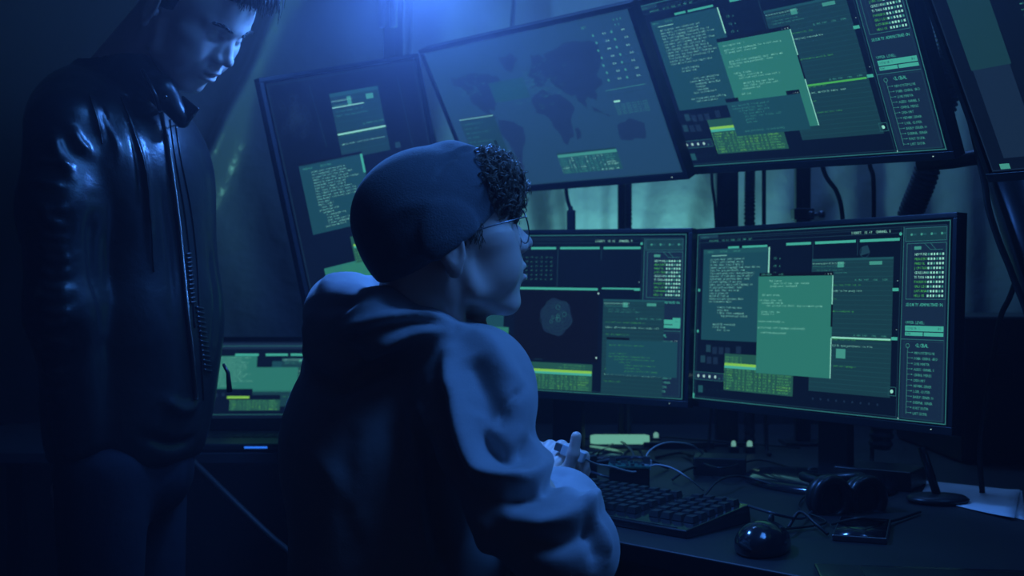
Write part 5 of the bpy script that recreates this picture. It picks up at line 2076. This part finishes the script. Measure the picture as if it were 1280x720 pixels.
def post(name, px, y, w, z1, label, m='dark_metal', z0=DESK, d=None, cap=True):
    x = (px - 640) / F_PX * y
    t = thing(name, label, 'post', (x, y, z0), group='posts carrying the upper monitors')
    MB().box((x, y, (z0 + z1) / 2 + .004), (w, d or w * .7, z1 - z0 - .008)).build('column', m, t, bevel=0.003)
    MB().box((x, y, z0 + .004), (w + .06, (d or w * .7) + .06, .008)).build('base_plate', m, t, bevel=0.002)
    # slots down the front face
    sl_ = MB()
    for k in range(int((z1 - z0) / .05)):
        sl_.box((x, y - (d or w * .7) / 2 - .0005, z0 + .05 + k * .05), (w * .18, .002, .025))
    sl_.build('slots', 'black_plastic', t, smooth=False)
    return t


post('upright_post', 908, 2.72, 0.050, 1.85, 'thick dark post rising between the two desk monitors')
post('upright_post', 1003, 2.72, 0.034, 1.75, 'slim post with a clamp, above the right code monitor')
post('upright_post', 779, 2.84, 0.026, 1.75, 'slim post behind the brain scan monitor, under the map monitor')


def hose(pts, r, label, ridges=90):
    S = spline(pts, ridges * 2)
    rad = [r * (1.06 if (i // 2) % 2 else 0.90) for i in range(len(S))]
    o = MB().tube(S, rad, 12).build('corrugated_hose', 'hose_plastic')
    return tag(o, label, 'hose', 'corrugated cable hoses')


hose([P(785.5, 620, 2.80), P(785.5, 285, 2.80), P(785.5, 190, 2.82), P(786, 60, 2.84)], 0.0085, 'corrugated hose running up beside the slim post under the map monitor', 190)
hose([P(937, 610, 2.70), P(937, 285, 2.70), P(938, 180, 2.70), P(940, 40, 2.70)], 0.0125, 'corrugated hose beside the thick post between the desk monitors', 190)
hose([P(1100, 560, 2.34), P(1112, 420, 2.32), P(1132, 290, 2.26), P(1158, 215, 2.20), P(1182, 120, 2.14), P(1188, 60, 2.1), P(1170, -20, 2.1)], 0.023,
     'fat slanting corrugated hose behind the right ends of the code monitors', 165)
# clamp on the slim post
cl = thing('clamp', 'shiny pipe clamp with two knobs on the slim post above the right monitor', 'clamp', P(1003, 268, 2.70))
cb = P(1003, 268, 2.695)
MB().box(cb, (.046, .038, .026)).build('clamp_body', 'dark_metal', cl, bevel=0.003)
for px in (1014, 1027):
    c = P(px, 268, 2.68)
    MB().lathe(c - (0, 0, .008), [(.004, 0), (.0085, .003), (.0085, .013), (.004, .016)], 14).build('knob', 'steel', cl)
MB().tube([cb, P(1030, 268, 2.68)], .004, 8).build('bolt', 'steel', cl)

YB = 2.62
cable([P(955, 150, YB), P(955, 220, YB), P(955, 300, YB), P(956, 420, YB), P(958, 556, YB), D(962, 568, .005)], 0.0048, 'rubber', 'straight black lead hanging beside the corrugated hose, above the right monitor')
cable([P(1015, 150, YB - .2), P(1030, 214, YB - .2), P(1046, 240, YB - .2), P(1053, 270, YB - .2), P(1054, 330, YB - .15), P(1052, 480, 2.5), P(1050, 565, 2.5), D(1052, 573, .005)], 0.0048, 'rubber', 'black lead bowing right below the tilted code monitor')
cable([P(1078, 150, YB - .3), P(1087, 205, YB - .3), P(1092, 230, YB - .3), P(1092, 330, YB - .25), P(1092, 480, 2.42), P(1090, 570, 2.42), D(1090, 580, .005)], 0.0045, 'rubber', 'black lead dropping behind the right code monitor, left of the fat hose')
cable([P(890, 170, YB), P(890, 225, YB), P(894, 262, YB), P(896, 320, YB), P(893, 450, YB), P(886, 556, YB), D(882, 563, .004)], 0.0035, 'rubber', 'thin black lead hugging the left of the thick post')
cable([P(706, 190, 2.60), P(708, 240, 2.60), P(713, 262, 2.60)], 0.0042, 'rubber', 'short lead ending in a plug below the map monitor')
pg = thing('cable_plug', 'black plug standing on the brain scan monitor\'s top edge', 'plug', P(714, 287, 2.60))
MB().box(P(714, 275, 2.60), (.019, .014, .044)).build('plug_body', 'black_plastic', pg, bevel=0.003)
MB().tube([P(714, 265, 2.60), P(713, 258, 2.60)], .005, 8).build('strain_relief', 'rubber', pg)
# leads and dark post at the far right
cable([P(1190, 60, 1.85), P(1215, 160, 1.85), P(1230, 225, 1.85), P(1236, 262, 1.85), P(1250, 305, 1.85), P(1266, 345, 1.85), P(1290, 420, 1.85), P(1300, 560, 1.88), np.array([.86, 1.95, DESK + .006])], 0.0055, 'rubber',
      'thick black lead swinging down at the picture\'s right edge')
cable([P(1300, 300, 2.0), P(1275, 340, 2.0), P(1262, 372, 2.0), P(1250, 400, 2.0), P(1238, 470, 2.0), P(1225, 560, 2.04), P(1228, 618, 2.06)], 0.0050, 'rubber', 'black lead crossing behind the one at the right edge')
pt = thing('slanted_post', 'broad dark slanting post under the dim monitor at the right edge', 'post', P(1420, 780, 1.9))
MB().tube([P(1262, 200, 1.86), P(1340, 470, 1.88), np.array([1.08, 1.92, 0.75])], .042, 16).build('column', 'dark_metal', pt)
MB().lathe((1.08, 1.92, DESK), [(.09, 0), (.09, .008), (.05, .014)], 24).build('base_plate', 'dark_metal', pt)
# beam from the tilted code monitor to the dim one
bm = thing('cross_beam', 'dark cross beam joining the tilted code monitor to the dim monitor', 'beam', P(1205, 198, 1.93))
MB().tube([P(1150, 205, 2.02), P(1192, 201, 1.97), P(1222, 196, 1.90), P(1262, 195, 1.86)], .013, 12).build('tube', 'dark_metal', bm)
# uprights over the map monitor, lit by the lamp
post('upright_post', 492, 2.74, 0.045, 2.60, 'dark upright behind the leaning monitor, reaching up to the lamp', z0=0.0)
for px0, px1, lb in ((652, 640, 'thin slanting rod above the map monitor'), (517, 513, 'thin bright rod rising beside the leaning monitor')):
    o = MB().tube([P(px0, -140, 2.95), P(px1, 36, 2.95), P(px1 - (8 if px0 > 600 else 3), 110, 2.95)], .006, 10).build('ceiling_rod', 'steel')
    tag(o, lb, 'rod', 'rods hanging above the screens')
o = MB().tube([P(522, 72, 2.50), P(548, 196, 2.535)], .0035, 8).build('bezel_highlight', 'steel')  # steel strip added as the bright highlight on the bezel edge
tag(o, 'bright metal strip added as the highlight along the right side of the leaning monitor', 'strip')

# ================================================================== THE BLUE LAMP ABOVE THE SCREENS
lp = thing('club_lamp', 'blue stage lamp hanging at the top of the picture', 'lamp', LAMP)
L = np.array(LAMP)
MB().lathe(L + (0, 0, .03), [(.030, .14), (.048, .13), (.050, .0), (.056, -.01), (.060, -.012), (.054, .002), (.044, .02)], 28).build('housing', 'dark_metal', lp)
MB().lathe(L + (0, 0, .035), [(.0001, .0), (.044, .0), (.044, .004)], 28).build('lens', 'lamp_blue', lp)
MB().tube([L + (0, 0, .17), L + (0, 0, 1.12)], .008, 8).build('hanging_rod', 'dark_metal', lp)
for k, px in enumerate((478, 492)):
    y = 2.70
    t = thing('glass_tube', 'lit glass tube hanging by the blue lamp, %s one' % ('left' if k == 0 else 'right'), 'tube', P(px, 34, y), group='glass tubes beside the blue lamp')
    MB().lathe(P(px, 34, y), [(.007, 0), (.0085, .002), (.0085, .30), (.006, .305)], 14).build('tube_body', 'white_plastic', t)
    MB().tube([P(px, 34, y) + (0, 0, .30), P(px, 34, y) + (0, 0, 1.30)], .0015, 6).build('wire', 'rubber', t)
